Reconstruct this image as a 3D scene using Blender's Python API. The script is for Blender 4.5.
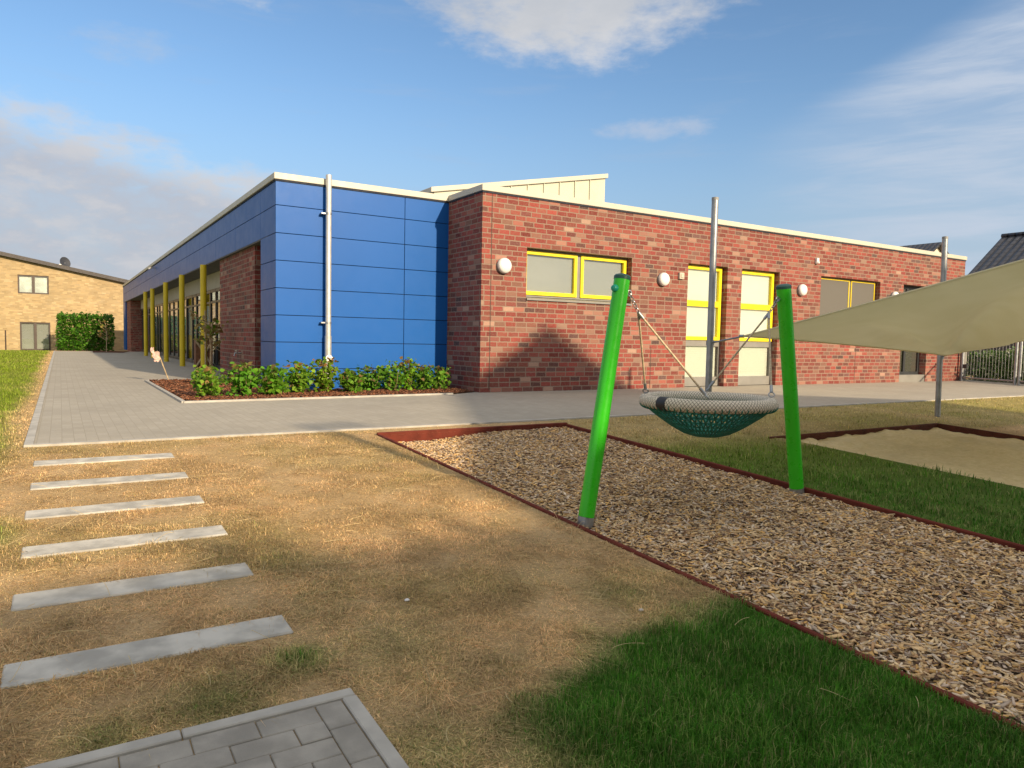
import bpy, bmesh, math, random
import numpy as np
from mathutils import Vector, Matrix
R = math.radians
random.seed(7); RNG = np.random.default_rng(11)
for o in list(bpy.data.objects): bpy.data.objects.remove(o)
SC = bpy.context.scene
COL = SC.collection

# ------------------------------------------------------------------ camera
cam = bpy.data.cameras.new('camera'); camo = bpy.data.objects.new('camera', cam); COL.objects.link(camo)
cam.sensor_width = 36; cam.lens = 36*724/1024; cam.clip_start = .05; cam.clip_end = 3000
f = 724.
yv = Vector(((60-512)/f, -(331.5-384)/f, -1)).normalized()
xv = Vector(((1674-512)/f, -(363-384)/f, -1)).normalized()
xv = (xv - xv.dot(yv)*yv).normalized(); zv = xv.cross(yv)
camo.matrix_world = Matrix.Translation((0, 0, 1.035)) @ Matrix((xv, yv, zv)).to_4x4()
SC.camera = camo
# ------------------------------------------------------------------ exposure
SC.view_settings.view_transform = 'Standard'; SC.view_settings.look = 'None'
SC.view_settings.exposure = 0.40; SC.view_settings.gamma = 1
SUN_AZ, SUN_EL = R(169), R(21)          # compass from +Y clockwise
# ------------------------------------------------------------------ sun
sl = bpy.data.lights.new('sun', 'SUN'); sl.energy = 5.0; sl.angle = R(.9); sl.color = (1, .81, .56)
so = bpy.data.objects.new('sun', sl); COL.objects.link(so)
sd = Vector((math.sin(SUN_AZ)*math.cos(SUN_EL), math.cos(SUN_AZ)*math.cos(SUN_EL), math.sin(SUN_EL)))
so.rotation_euler = sd.to_track_quat('Z', 'Y').to_euler(); so.location = sd*60

# ------------------------------------------------------------------ node helpers
class NT:
    def __init__(s, tree): s.t = tree; s.n = tree.nodes; s.l = tree.links
    def new(s, typ, **kw):
        n = s.n.new(typ)
        for k, v in kw.items(): setattr(n, k, v)
        return n
    def put(s, sock, v):
        if hasattr(v, 'is_linked') or isinstance(v, bpy.types.NodeSocket): s.l.new(v, sock)
        elif v is not None: sock.default_value = v
    def m(s, op, a, b=None, c=None, clamp=False):
        n = s.new('ShaderNodeMath', operation=op); n.use_clamp = clamp
        s.put(n.inputs[0], a)
        if b is not None: s.put(n.inputs[1], b)
        if c is not None: s.put(n.inputs[2], c)
        return n.outputs[0]
    def ss(s, x, a, b, o0=0., o1=1., kind='SMOOTHSTEP'):
        n = s.new('ShaderNodeMapRange', interpolation_type=kind)
        s.put(n.inputs[0], x); s.put(n.inputs[1], a); s.put(n.inputs[2], b); s.put(n.inputs[3], o0); s.put(n.inputs[4], o1)
        return n.outputs[0]
    def noise(s, vec, scale, detail=4, rough=.55, dist=0.):
        n = s.new('ShaderNodeTexNoise'); s.put(n.inputs['Vector'], vec)
        n.inputs['Scale'].default_value = scale; n.inputs['Detail'].default_value = detail
        n.inputs['Roughness'].default_value = rough; n.inputs['Distortion'].default_value = dist
        return n.outputs[0]
    def mix(s, fac, a, b, mode='MIX'):
        n = s.new('ShaderNodeMix', data_type='RGBA', blend_type=mode)
        s.put(n.inputs[0], fac)
        for i, v in ((6, a), (7, b)):
            if isinstance(v, (tuple, list)): n.inputs[i].default_value = (*v[:3], 1)
            else: s.l.new(v, n.inputs[i])
        return n.outputs[2]
    def ramp(s, fac, stops, interp='LINEAR'):
        n = s.new('ShaderNodeValToRGB'); n.color_ramp.interpolation = interp
        e = n.color_ramp.elements
        while len(e) < len(stops): e.new(.5)
        for i, (p, c) in enumerate(stops): e[i].position = p; e[i].color = (*c, 1)
        s.put(n.inputs[0], fac); return n.outputs[0]
    def comb(s, x, y, z=0.):
        n = s.new('ShaderNodeCombineXYZ'); s.put(n.inputs[0], x); s.put(n.inputs[1], y); s.put(n.inputs[2], z); return n.outputs[0]
    def sep(s, v):
        n = s.new('ShaderNodeSeparateXYZ'); s.l.new(v, n.inputs[0]); return n.outputs
    def bump(s, h, strength=.3, dist=.01):
        n = s.new('ShaderNodeBump'); n.inputs['Strength'].default_value = strength; n.inputs['Distance'].default_value = dist
        s.l.new(h, n.inputs['Height']); return n.outputs[0]

# ------------------------------------------------------------------ sky
world = bpy.data.worlds.new('World'); SC.world = world; world.use_nodes = True
wt = NT(world.node_tree); wt.n.clear()
sky = wt.new('ShaderNodeTexSky', sky_type='NISHITA'); sky.sun_disc = False
sky.sun_elevation = SUN_EL; sky.sun_rotation = SUN_AZ; sky.air_density = 1.0; sky.dust_density = 1.2; sky.ozone_density = 2.2
tc = wt.new('ShaderNodeTexCoord'); gx, gy, gzz = wt.sep(tc.outputs['Generated'])
DEG = 180/math.pi
az = wt.m('MULTIPLY', wt.m('ARCTAN2', gx, gy), DEG)
el = wt.m('MULTIPLY', wt.m('ARCSINE', gzz), DEG)
skyv = wt.comb(wt.m('MULTIPLY', az, .05), wt.m('MULTIPLY', el, .11), 0.)
n1 = wt.noise(skyv, 1.9, 8, .6, .25)
n2 = wt.noise(skyv, 6.0, 6, .62, .1)
rot = wt.new('ShaderNodeMapping'); rot.inputs['Rotation'].default_value = (0, 0, R(-24)); rot.inputs['Scale'].default_value = (.8, 2.6, 1)
wt.l.new(skyv, rot.inputs['Vector'])
n3 = wt.noise(rot.outputs[0], 2.2, 7, .6, .4)
def ell(a0, e0, aw, ew, k=1.0):
    p = wt.m('POWER', wt.m('DIVIDE', wt.m('SUBTRACT', az, a0), aw), 2.)
    q = wt.m('POWER', wt.m('DIVIDE', wt.m('SUBTRACT', el, e0), ew), 2.)
    return wt.m('MULTIPLY', wt.m('SUBTRACT', 1., wt.m('ADD', p, q)), k)
nd = wt.m('SUBTRACT', n1, .5); nd2 = wt.m('SUBTRACT', n2, .5)
def fuzz(e, a, b): return wt.m('ADD', e, wt.m('ADD', wt.m('MULTIPLY', nd, a), wt.m('MULTIPLY', nd2, b)))
c1 = wt.ss(fuzz(ell(36.5, 25.6, 13.5, 5.4), 1.7, 1.5), -.12, .95)
edge = wt.m('SUBTRACT', wt.m('SUBTRACT', 15.2, wt.m('MULTIPLY', wt.m('ADD', az, 3.), .2)), el)
bank = wt.m('MINIMUM', wt.m('MULTIPLY', edge, .22), wt.m('MULTIPLY', wt.m('SUBTRACT', 21., az), .12))
c2 = wt.m('MULTIPLY', wt.ss(fuzz(bank, 1.5, 1.2), -.1, .7), wt.ss(n2, .3, .65, .68, .95))
veil = wt.m('MULTIPLY', wt.ss(az, 47., 62.), wt.ss(wt.m('SUBTRACT', wt.m('ADD', 15.5, wt.m('MULTIPLY', wt.m('SUBTRACT', az, 52.), .45)), el), -1.5, 1.5))
c3 = wt.m('MULTIPLY', veil, wt.ss(n3, .3, .72, .3, .85))
c4 = wt.m('MULTIPLY', wt.ss(fuzz(ell(43.2, 15.9, 4.6, 1.1), 2.6, 2.4), .1, 1.3), .6)
c5 = wt.m('MULTIPLY', wt.ss(fuzz(ell(4.5, 19.0, 4.0, 1.6), 2.8, 2.6), .1, 1.4), .5)
c6 = wt.m('MULTIPLY', wt.ss(fuzz(ell(11.5, 23.2, 3.0, 1.4), 2.6, 2.4), .1, 1.3), .8)
c7 = wt.m('MULTIPLY', wt.ss(n3, .52, .8), .2)
back = wt.m('MULTIPLY', wt.ss(n1, .42, .62), wt.m('MULTIPLY', wt.ss(gy, .1, -.3), .7))  # unseen sun-side clouds, added to lift the fill light in the shade
base = wt.new('ShaderNodeHueSaturation'); base.inputs['Saturation'].default_value = 1.1; base.inputs['Value'].default_value = 1.22
wt.l.new(sky.outputs[0], base.inputs['Color']); skc = base.outputs[0]
# horizon haze in the air
skc = wt.mix(wt.m('MULTIPLY', wt.ss(el, 20., 2.), .75), skc, (2.3, 3.15, 4.2))
shade1 = wt.mix(wt.ss(wt.m('ADD', wt.m('MULTIPLY', nd, 2.), wt.m('MULTIPLY', wt.m('SUBTRACT', el, 22.2), .22)), -.5, .7), (5.2, 5.15, 5.2), (3.7, 3.9, 4.25))
out = wt.mix(c7, skc, (3., 3.5, 4.4))
out = wt.mix(c3, out, (3.9, 4.4, 5.2))
out = wt.mix(c4, out, (3.7, 4.1, 4.9)); out = wt.mix(c5, out, (3.3, 3.9, 4.8)); out = wt.mix(c6, out, (4.2, 4.5, 5.))
bankcol = wt.mix(wt.ss(edge, .3, 3.8), (5.3, 5.15, 5.05), (3.45, 3.6, 4.05))
bankcol = wt.mix(wt.m('MULTIPLY', wt.ss(wt.m('ADD', n2, wt.m('MULTIPLY', nd, 1.2)), .42, .72), .75), bankcol, (4.3, 4.3, 4.5))
out = wt.mix(c2, out, bankcol)
out = wt.mix(c1, out, shade1)
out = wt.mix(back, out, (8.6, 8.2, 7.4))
out = wt.mix(wt.m('MULTIPLY', wt.ss(el, 32., 46.), wt.ss(n2, .3, .6, .35, .9)), out, (7.4, 7.1, 6.6))  # added overhead clouds, out of view: neutral fill for shaded ground
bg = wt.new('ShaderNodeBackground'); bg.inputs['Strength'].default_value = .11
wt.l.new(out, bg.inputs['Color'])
wo = wt.new('ShaderNodeOutputWorld'); wt.l.new(bg.outputs[0], wo.inputs['Surface'])

# ------------------------------------------------------------------ materials
def mat(name):
    m = bpy.data.materials.new(name); m.use_nodes = True
    t = NT(m.node_tree); t.n.clear()
    o = t.new('ShaderNodeOutputMaterial'); b = t.new('ShaderNodeBsdfPrincipled'); t.l.new(b.outputs[0], o.inputs['Surface'])
    t.o = o; t.b = b
    return m, t
def setc(t, v):
    if isinstance(v, (tuple, list)): t.b.inputs['Base Color'].default_value = (*v[:3], 1)
    else: t.l.new(v, t.b.inputs['Base Color'])
def objco(t): return t.new('ShaderNodeTexCoord').outputs['Object']
def plain(name, c, rough=.5, metal=0., var=.12, scale=3., bump=0., spec=.5, bscale=60.):
    m, t = mat(name); co = objco(t)
    nz = t.noise(co, scale, 5)
    setc(t, t.mix(t.ss(nz, .3, .7), tuple(x*(1-var) for x in c), tuple(min(1, x*(1+var)) for x in c)))
    t.b.inputs['Roughness'].default_value = rough; t.b.inputs['Metallic'].default_value = metal
    t.b.inputs['Specular IOR Level'].default_value = spec
    t.l.new(t.ss(t.noise(co, scale*4, 3), .3, .7, rough*.85, min(1, rough*1.15)), t.b.inputs['Roughness'])
    if bump: t.l.new(t.bump(t.noise(co, bscale, 4), bump, .004), t.b.inputs['Normal'])
    return m
def brick(name, stops, mortar, w=.25, h=.1, j=.011, wob=0., plane='wall', bump=.5, rough=.85, wild=True, var=.42):
    m, t = mat(name); co = objco(t); x, y, z = t.sep(co)
    if plane == 'wall': u, v = t.m('ADD', x, y), z
    elif plane == 'x': u, v = x, y
    else: u, v = y, x
    if wob:
        wnz = t.noise(co, 9, 3); wn9 = t.noise(co, 14, 2)
        u = t.m('ADD', u, t.m('MULTIPLY', t.m('SUBTRACT', wnz, .5), wob)); v = t.m('ADD', v, t.m('MULTIPLY', t.m('SUBTRACT', wn9, .5), wob*.7))
    vv = t.m('DIVIDE', v, h); row = t.m('FLOOR', vv)
    off = t.m('MULTIPLY', t.m('MODULO', row, 2.), .5)
    if wild:
        wn0 = t.new('ShaderNodeTexWhiteNoise', noise_dimensions='1D'); t.l.new(row, wn0.inputs['W'])
        off = t.m('ADD', off, t.m('MULTIPLY', t.m('FLOOR', t.m('MULTIPLY', wn0.outputs[0], 3.)), .25))
    uu = t.m('ADD', t.m('DIVIDE', u, w), off); colm = t.m('FLOOR', uu)
    fx = t.m('SUBTRACT', uu, colm); fy = t.m('SUBTRACT', vv, row)
    dx = t.m('MULTIPLY', t.m('MINIMUM', fx, t.m('SUBTRACT', 1., fx)), w)
    dy = t.m('MULTIPLY', t.m('MINIMUM', fy, t.m('SUBTRACT', 1., fy)), h)
    d = t.m('MINIMUM', dx, dy)
    mm = t.ss(d, j*.35, j*.75)
    wn = t.new('ShaderNodeTexWhiteNoise', noise_dimensions='2D'); t.l.new(t.comb(colm, row), wn.inputs['Vector'])
    c = t.ramp(wn.outputs['Value'], stops)
    wn2 = t.new('ShaderNodeTexWhiteNoise', noise_dimensions='2D'); t.l.new(t.comb(t.m('ADD', colm, 31.3), row), wn2.inputs['Vector'])
    hs = t.new('ShaderNodeHueSaturation'); t.l.new(c, hs.inputs['Color'])
    t.l.new(t.m('ADD', 1.-var/2, t.m('MULTIPLY', wn2.outputs['Value'], var)), hs.inputs['Value'])
    nz = t.noise(co, 26, 5, .7)
    c = t.mix(t.m('MULTIPLY', t.ss(nz, .42, .75), .45), hs.outputs[0], mortar)
    big = t.noise(co, .7, 4)
    c = t.mix(t.m('MULTIPLY', t.ss(big, .35, .75), .22), c, tuple(x*.55 for x in mortar))
    c = t.mix(mm, mortar, c)
    setc(t, c); t.b.inputs['Roughness'].default_value = rough; t.b.inputs['Specular IOR Level'].default_value = .25
    hgt = t.m('ADD', t.m('MULTIPLY', mm, 1.), t.m('MULTIPLY', nz, .5))
    t.l.new(t.bump(hgt, bump, .008), t.b.inputs['Normal'])
    return m
M = {}
M['brick'] = brick('red_brick', [(0., (.18, .033, .029)), (.18, (.25, .050, .038)), (.36, (.19, .036, .031)), (.52, (.255, .072, .052)), (.64, (.135, .052, .045)), (.72, (.29, .14, .10)), (.8, (.215, .042, .033)), (.87, (.085, .052, .05)), (.93, (.24, .055, .04)), (1., (.35, .23, .17))], (.255, .18, .135), j=.018, wob=.024, var=.6)
M['yellow_brick'] = brick('yellow_brick', [(0., (.36, .26, .135)), (.5, (.41, .30, .16)), (.8, (.375, .26, .13)), (1., (.45, .34, .2))], (.36, .285, .175), bump=.3)
M['pale_brick'] = brick('pale_brick', [(0., (.6, .55, .44)), (1., (.7, .65, .52))], (.6, .55, .45), bump=.2)
M['paver'] = brick('grey_paver', [(0., (.365, .33, .27)), (.5, (.375, .34, .28)), (1., (.385, .35, .29))], (.30, .27, .215), w=.2, h=.1, j=.006, plane='y', bump=.2, wild=False, var=.09)
M['concrete'] = plain('concrete', (.43, .41, .365), .85, var=.24, scale=7, bump=.25, spec=.2)
M['kerb'] = plain('kerb_concrete', (.40, .38, .34), .85, var=.15, scale=6, bump=.25, spec=.2)
M['pav_block'] = plain('paving_block', (.30, .28, .245), .88, var=.2, scale=7, bump=.35, spec=.2, bscale=160)
M['joint'] = plain('joint_sand', (.06, .052, .042), .95, var=.3, scale=20)
def bluemat():
    m, t = mat('blue_panel'); co = objco(t)
    big = t.noise(co, .5, 3)
    setc(t, t.mix(t.ss(big, .3, .7), (.009, .092, .345), (.011, .099, .365)))
    t.l.new(t.ss(t.noise(co, 4, 4),   .3, .7, .36, .42), t.b.inputs['Roughness'])
    t.b.inputs['Specular IOR Level'].default_value = .16
    return m
M['blue'] = bluemat()
M['gap'] = plain('dark_gap', (.02, .025, .04), .9)
M['trim'] = plain('cream_trim', (.50, .47, .385), .45, var=.05, scale=1.5)
M['zinc'] = plain('seam_metal', (.50, .48, .37), .5, var=.06, scale=1.2)
M['steel'] = plain('galvanised_steel', (.35, .36, .37), .42, metal=.75, var=.15, scale=9)
M['pipe'] = plain('zinc_pipe', (.62, .60, .55), .38, metal=.6, var=.08, scale=6)
M['yellow'] = plain('yellow_frame', (.85, .68, .01), .4, var=.04)
M['column'] = plain('yellow_paint', (.66, .50, .015), .4, var=.06)
M['grey_frame'] = plain('grey_frame', (.22, .21, .19), .45, var=.08)
M['dark_frame'] = plain('anthracite_frame', (.035, .037, .04), .4, var=.1)
M['brown_frame'] = plain('brown_frame', (.055, .035, .026), .5, var=.1)
M['white'] = plain('white_plastic', (.72, .71, .69), .4, var=.03)
M['lampgrey'] = plain('lamp_base', (.25, .25, .25), .5)
def blindmat(name, c, c2, pitch=.05):
    m, t = mat(name); co = objco(t); x, y, z = t.sep(co)
    fr = t.m('FRACT', t.m('DIVIDE', z, pitch))
    setc(t, t.mix(t.ss(fr, .0, .12), c2, c)); t.b.inputs['Roughness'].default_value = .6
    return m
M['blind'] = blindmat('white_blind', (.80, .80, .72), (.6, .6, .54))
M['grey_blind'] = blindmat('grey_blind', (.36, .35, .33), (.33, .32, .3), .03)
M['screen'] = blindmat('screen_mesh', (.115, .105, .09), (.10, .092, .08), .02)
M['curtain'] = plain('curtain', (.78, .78, .72), .8, var=.2, scale=2)
def glassmat(name, tint, refl):
    m = bpy.data.materials.new(name); m.use_nodes = True; t = NT(m.node_tree); t.n.clear()
    o = t.new('ShaderNodeOutputMaterial'); tr = t.new('ShaderNodeBsdfTransparent'); tr.inputs[0].default_value = (*tint, 1)
    g = t.new('ShaderNodeBsdfGlossy'); g.inputs['Roughness'].default_value = .015
    lw = t.new('ShaderNodeLayerWeight')
    t.l.new(t.bump(t.noise(objco(t), 1.3, 2), .03, .02), g.inputs['Normal'])
    mx = t.new('ShaderNodeMixShader'); t.l.new(t.m('ADD', t.m('MULTIPLY', t.m('POWER', lw.outputs['Facing'], 4.), .9), refl, clamp=True), mx.inputs[0])
    t.l.new(tr.outputs[0], mx.inputs[1]); t.l.new(g.outputs[0], mx.inputs[2]); t.l.new(mx.outputs[0], o.inputs['Surface'])
    return m
M['glass'] = glassmat('window_glass', (.93, .95, .93), .11)
M['glass_dark'] = glassmat('tinted_glass', (.6, .65, .65), .04)
M['green'] = plain('green_paint', (.035, .50, .012), .3, var=.05, scale=4)
M['cap'] = plain('dark_green_plastic', (.012, .075, .06), .45)
M['teal'] = plain('teal_plastic', (.01, .33, .22), .35)
M['rope'] = plain('hemp_rope', (.50, .40, .26), .85, var=.25, scale=60, bump=.6, bscale=220)
M['netcord'] = plain('teal_cord', (.008, .16, .12), .6, var=.3, scale=25, bump=.3)
M['black'] = plain('black_rubber', (.02, .02, .025), .6)
def ringmat():
    m, t = mat('ring_rope'); uv = t.new('ShaderNodeTexCoord').outputs['UV']; u, v, _ = t.sep(uv)
    a = t.m('ADD', t.m('MULTIPLY', u, 120.), t.m('MULTIPLY', v, 9.)); b = t.m('SUBTRACT', t.m('MULTIPLY', u, 120.), t.m('MULTIPLY', v, 9.))
    sa = t.m('ABSOLUTE', t.m('SUBTRACT', t.m('FRACT', a), .5)); sb = t.m('ABSOLUTE', t.m('SUBTRACT', t.m('FRACT', b), .5))
    d = t.m('MINIMUM', sa, sb); k = t.ss(d, .03, .14)
    setc(t, t.mix(k, (.17, .14, .10), (.74, .66, .53))); t.b.inputs['Roughness'].default_value = .85
    t.l.new(t.bump(k, .6, .01), t.b.inputs['Normal'])
    return m
M['ring'] = ringmat()
def rubbermat(name, c, dirt):
    m, t = mat(name); co = objco(t)
    nz = t.noise(co, 7, 6, .65); fine = t.noise(co, 150, 3)
    c1 = t.mix(t.ss(nz, .35, .7), c, tuple(x*.62 for x in c))
    c1 = t.mix(t.m('MULTIPLY', t.ss(fine, .5, .7), .4), c1, dirt)
    setc(t, c1); t.b.inputs['Roughness'].default_value = .9; t.b.inputs['Specular IOR Level'].default_value = .2
    t.l.new(t.bump(fine, .5, .004), t.b.inputs['Normal']); return m
M['rubber'] = rubbermat('red_rubber', (.15, .03, .018), (.11, .05, .03))
M['sandboard'] = rubbermat('brown_rubber', (.11, .032, .02), (.2, .13, .08))
def vcol(name, rough=.8, trans=0., bump=0., attr='col'):
    m, t = mat(name); a = t.new('ShaderNodeAttribute', attribute_name=attr)
    setc(t, a.outputs['Color']); t.b.inputs['Roughness'].default_value = rough; t.b.inputs['Specular IOR Level'].default_value = .2
    if trans:
        tr = t.new('ShaderNodeBsdfTranslucent'); t.l.new(a.outputs['Color'], tr.inputs[0])
        mx = t.new('ShaderNodeMixShader'); mx.inputs[0].default_value = trans
        t.l.new(t.b.outputs[0], mx.inputs[1]); t.l.new(tr.outputs[0], mx.inputs[2]); t.l.new(mx.outputs[0], t.o.inputs['Surface'])
    return m
M['blade'] = vcol('grass_blades', .7, .3)
M['leaf'] = vcol('leaves', .5, .35)
M['chip'] = vcol('bark_chips', .85)
def thatch():
    m, t = mat('lawn_thatch'); co = objco(t); a = t.new('ShaderNodeAttribute', attribute_name='col')
    x, y, z = t.sep(co)
    n = t.noise(co, 38, 5, .7); n2 = t.noise(co, 3.2, 5, .6); n3 = t.noise(co, 120, 3)
    c = t.mix(t.ss(n, .35, .7), a.outputs['Color'], (.10, .07, .035), 'MULTIPLY')
    c = t.mix(.62, a.outputs['Color'], t.mix(t.ss(n, .3, .7), t.mix(.4, a.outputs['Color'], (.10, .07, .035)), a.outputs['Color']))
    hs = t.new('ShaderNodeHueSaturation'); t.l.new(c, hs.inputs['Color']); t.l.new(t.ss(n2, .25, .75, .88, 1.1), hs.inputs['Value'])
    setc(t, hs.outputs[0]); t.b.inputs['Roughness'].default_value = .95; t.b.inputs['Specular IOR Level'].default_value = .1
    t.l.new(t.bump(t.m('ADD', n, t.m('MULTIPLY', n3, .5)), .8, .03), t.b.inputs['Normal'])
    return m
M['thatch'] = thatch()
def soilmat(name, c, c2, scale=40, bump=.8):
    m, t = mat(name); co = objco(t)
    n = t.noise(co, scale, 6, .7); b = t.noise(co, 1.6, 4)
    cc = t.mix(t.ss(n, .35, .68), c, c2); cc = t.mix(t.m('MULTIPLY', t.ss(b, .4, .7), .35), cc, tuple(x*.7 for x in c))
    setc(t, cc); t.b.inputs['Roughness'].default_value = .95; t.b.inputs['Specular IOR Level'].default_value = .1
    t.l.new(t.bump(n, bump, .02), t.b.inputs['Normal']); return m
M['chipbase'] = soilmat('chip_bed', (.10, .065, .04), (.28, .2, .12), 55)
M['mulchbase'] = soilmat('mulch_bed', (.07, .03, .018), (.17, .075, .04), 50)
M['sand'] = soilmat('sand', (.66, .53, .29), (.76, .62, .37), 16, .9)
def sailmat():
    m, t = mat('sail_cloth'); co = objco(t)
    n = t.noise(co, 2, 4); w = t.noise(co, 160, 2)
    c = t.mix(t.ss(n, .3, .7), (.84, .79, .59), (.88, .83, .64))
    setc(t, c); t.b.inputs['Roughness'].default_value = .85; t.b.inputs['Specular IOR Level'].default_value = .15
    t.l.new(t.bump(w, .15, .003), t.b.inputs['Normal'])
    tr = t.new('ShaderNodeBsdfTranslucent'); t.l.new(c, tr.inputs[0])
    mx = t.new('ShaderNodeMixShader'); mx.inputs[0].default_value = .62
    t.l.new(t.b.outputs[0], mx.inputs[1]); t.l.new(tr.outputs[0], mx.inputs[2]); t.l.new(mx.outputs[0], t.o.inputs['Surface'])
    return m
M['sail'] = sailmat()
def tilemat():
    m, t = mat('roof_tiles'); co = objco(t); x, y, z = t.sep(co)
    fy = t.m('ABSOLUTE', t.m('SUBTRACT', t.m('FRACT', t.m('DIVIDE', y, .3)), .5)); fz = t.m('FRACT', t.m('DIVIDE', z, .2))
    h = t.m('ADD', t.ss(fy, 0., .4), t.m('MULTIPLY', fz, .8))
    n = t.noise(co, 6, 4)
    c = t.mix(t.ss(t.m('MULTIPLY', t.ss(fz, .0, .3), t.ss(fy, .04, .22)), 0., 1.), (.006, .006, .01), t.mix(t.ss(n, .3, .7), (.028, .03, .042), (.05, .052, .066)))
    setc(t, c); t.b.inputs['Roughness'].default_value = .38
    t.l.new(t.bump(h, .9, .05), t.b.inputs['Normal']); return m
M['tiles'] = tilemat()
M['roofedge'] = plain('roof_edge', (.05, .042, .04), .6)
M['roofmem'] = plain('roof_membrane', (.2, .2, .2), .9)
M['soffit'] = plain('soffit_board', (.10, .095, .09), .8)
M['band'] = plain('beige_render', (.46, .42, .34), .8, var=.06)
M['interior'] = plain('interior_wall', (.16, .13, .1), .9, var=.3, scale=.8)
M['stem'] = plain('bark_stem', (.24, .16, .09), .9, var=.3, scale=20)
M['stakewood'] = plain('stake_wood', (.42, .32, .19), .85, var=.25, scale=15)
M['planks'] = plain('brown_planks', (.18, .075, .03), .75, var=.3, scale=8)
M['pink'] = plain('pink_card', (.62, .40, .34), .7, var=.35, scale=18)
M['dish'] = plain('dish_grey', (.035, .037, .045), .5)
M['stone'] = plain('pale_stone', (.5, .45, .38), .9, var=.2, scale=30)
M['straw'] = plain('straw', (.55, .43, .22), .8, var=.2, scale=30)

# ------------------------------------------------------------------ mesh helpers
class MB:
    def __init__(s): s.v = []; s.f = []
    def add(s, vs, fs):
        n = len(s.v); s.v += [tuple(p) for p in vs]; s.f += [tuple(i+n for i in q) for q in fs]; return s
    def hexa(s, b, t): return s.add(list(b)+list(t), [(3, 2, 1, 0), (4, 5, 6, 7), (0, 1, 5, 4), (1, 2, 6, 5), (2, 3, 7, 6), (3, 0, 4, 7)])
    def box(s, x0, x1, y0, y1, z0, z1):
        return s.hexa([(x0, y0, z0), (x1, y0, z0), (x1, y1, z0), (x0, y1, z0)], [(x0, y0, z1), (x1, y0, z1), (x1, y1, z1), (x0, y1, z1)])
    def drape(s, x0, x1, y0, y1, h, dep):
        c = [(x0, y0), (x1, y0), (x1, y1), (x0, y1)]
        return s.hexa([(x, y, gz(x, y)-dep) for x, y in c], [(x, y, gz(x, y)+h) for x, y in c])
    def tube(s, pts, r, n=12, caps=True):
        pts = [Vector(p) for p in pts]; rs = r if isinstance(r, (list, tuple)) else [r]*len(pts)
        rings = []; up = None
        for i, p in enumerate(pts):
            d = (pts[min(i+1, len(pts)-1)]-pts[max(i-1, 0)]).normalized()
            if up is None: up = Vector((0, 0, 1)) if abs(d.z) < .9 else Vector((1, 0, 0))
            a = d.cross(up).normalized(); b = a.cross(d).normalized(); up = b
            rings.append([p+rs[i]*(a*math.cos(2*math.pi*k/n)+b*math.sin(2*math.pi*k/n)) for k in range(n)])
        vs = [q for g in rings for q in g]; fs = []
        for i in range(len(pts)-1):
            for k in range(n):
                fs.append((i*n+k, i*n+(k+1) % n, (i+1)*n+(k+1) % n, (i+1)*n+k))
        if caps: fs.append(tuple(range(n))[::-1]); fs.append(tuple((len(pts)-1)*n+k for k in range(n)))
        return s.add(vs, fs)
    def torus(s, c, A, B, Rm, r, n=48, m=14):
        c, A, B = Vector(c), Vector(A), Vector(B); N = A.cross(B); vs = []; fs = []
        for i in range(n):
            d = A*math.cos(2*math.pi*i/n)+B*math.sin(2*math.pi*i/n)
            for j in range(m):
                t = 2*math.pi*j/m; vs.append(c+d*(Rm+r*math.cos(t))+N*r*math.sin(t))
        for i in range(n):
            for j in range(m): fs.append((i*m+j, ((i+1) % n)*m+j, ((i+1) % n)*m+(j+1) % m, i*m+(j+1) % m))
        return s.add(vs, fs)
    def lathe(s, c, axis, prof, n=24):
        c = Vector(c); ax = Vector(axis).normalized(); a = ax.orthogonal().normalized(); b = ax.cross(a); vs = []; fs = []
        for r, h in prof:
            for k in range(n): vs.append(c+ax*h+(a*math.cos(2*math.pi*k/n)+b*math.sin(2*math.pi*k/n))*r)
        for i in range(len(prof)-1):
            for k in range(n): fs.append((i*n+k, i*n+(k+1) % n, (i+1)*n+(k+1) % n, (i+1)*n+k))
        fs.append(tuple(range(n))[::-1]); fs.append(tuple((len(prof)-1)*n+k for k in range(n)))
        return s.add(vs, fs)
    def build(s, name, m, parent=None, smooth=False, bevel=0., seg=1, col=None, uv=None):
        me = bpy.data.meshes.new(name); me.from_pydata(s.v, [], s.f); me.validate()
        bm = bmesh.new(); bm.from_mesh(me)
        if bevel: bmesh.ops.bevel(bm, geom=list(bm.edges), offset=bevel, segments=seg, affect='EDGES', profile=.6)
        bmesh.ops.recalc_face_normals(bm, faces=bm.faces); bm.to_mesh(me); bm.free()
        if smooth:
            for p in me.polygons: p.use_smooth = True
            try: me.set_sharp_from_angle(angle=R(38))
            except Exception: pass
        return link(name, me, m, parent)
def link(name, me, m, parent=None):
    o = bpy.data.objects.new(name, me)
    if m: me.materials.append(m)
    COL.objects.link(o)
    if parent is not None: adopt(o, parent)
    return o
def wloc(o):
    v = Vector(o.location)
    return v
def adopt(o, parent):
    o.parent = parent
    top = parent
    while top.parent: top = top.parent
    # all parts are modelled in world coordinates: cancel the root's own offset
    if parent.parent is None and parent.type == 'EMPTY': o.matrix_parent_inverse = Matrix.Translation(-Vector(parent.location))
def thing(name, label, cat, loc, group=None):
    o = bpy.data.objects.new(name, None); o.location = loc; o.empty_display_size = .2; COL.objects.link(o)
    return tag(o, label, cat, group)
def tag(o, label, cat, group=None):
    o['label'] = label; o['category'] = cat
    if group: o['group'] = group
    return o
def kind(o, k): o['kind'] = k; return o
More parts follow.
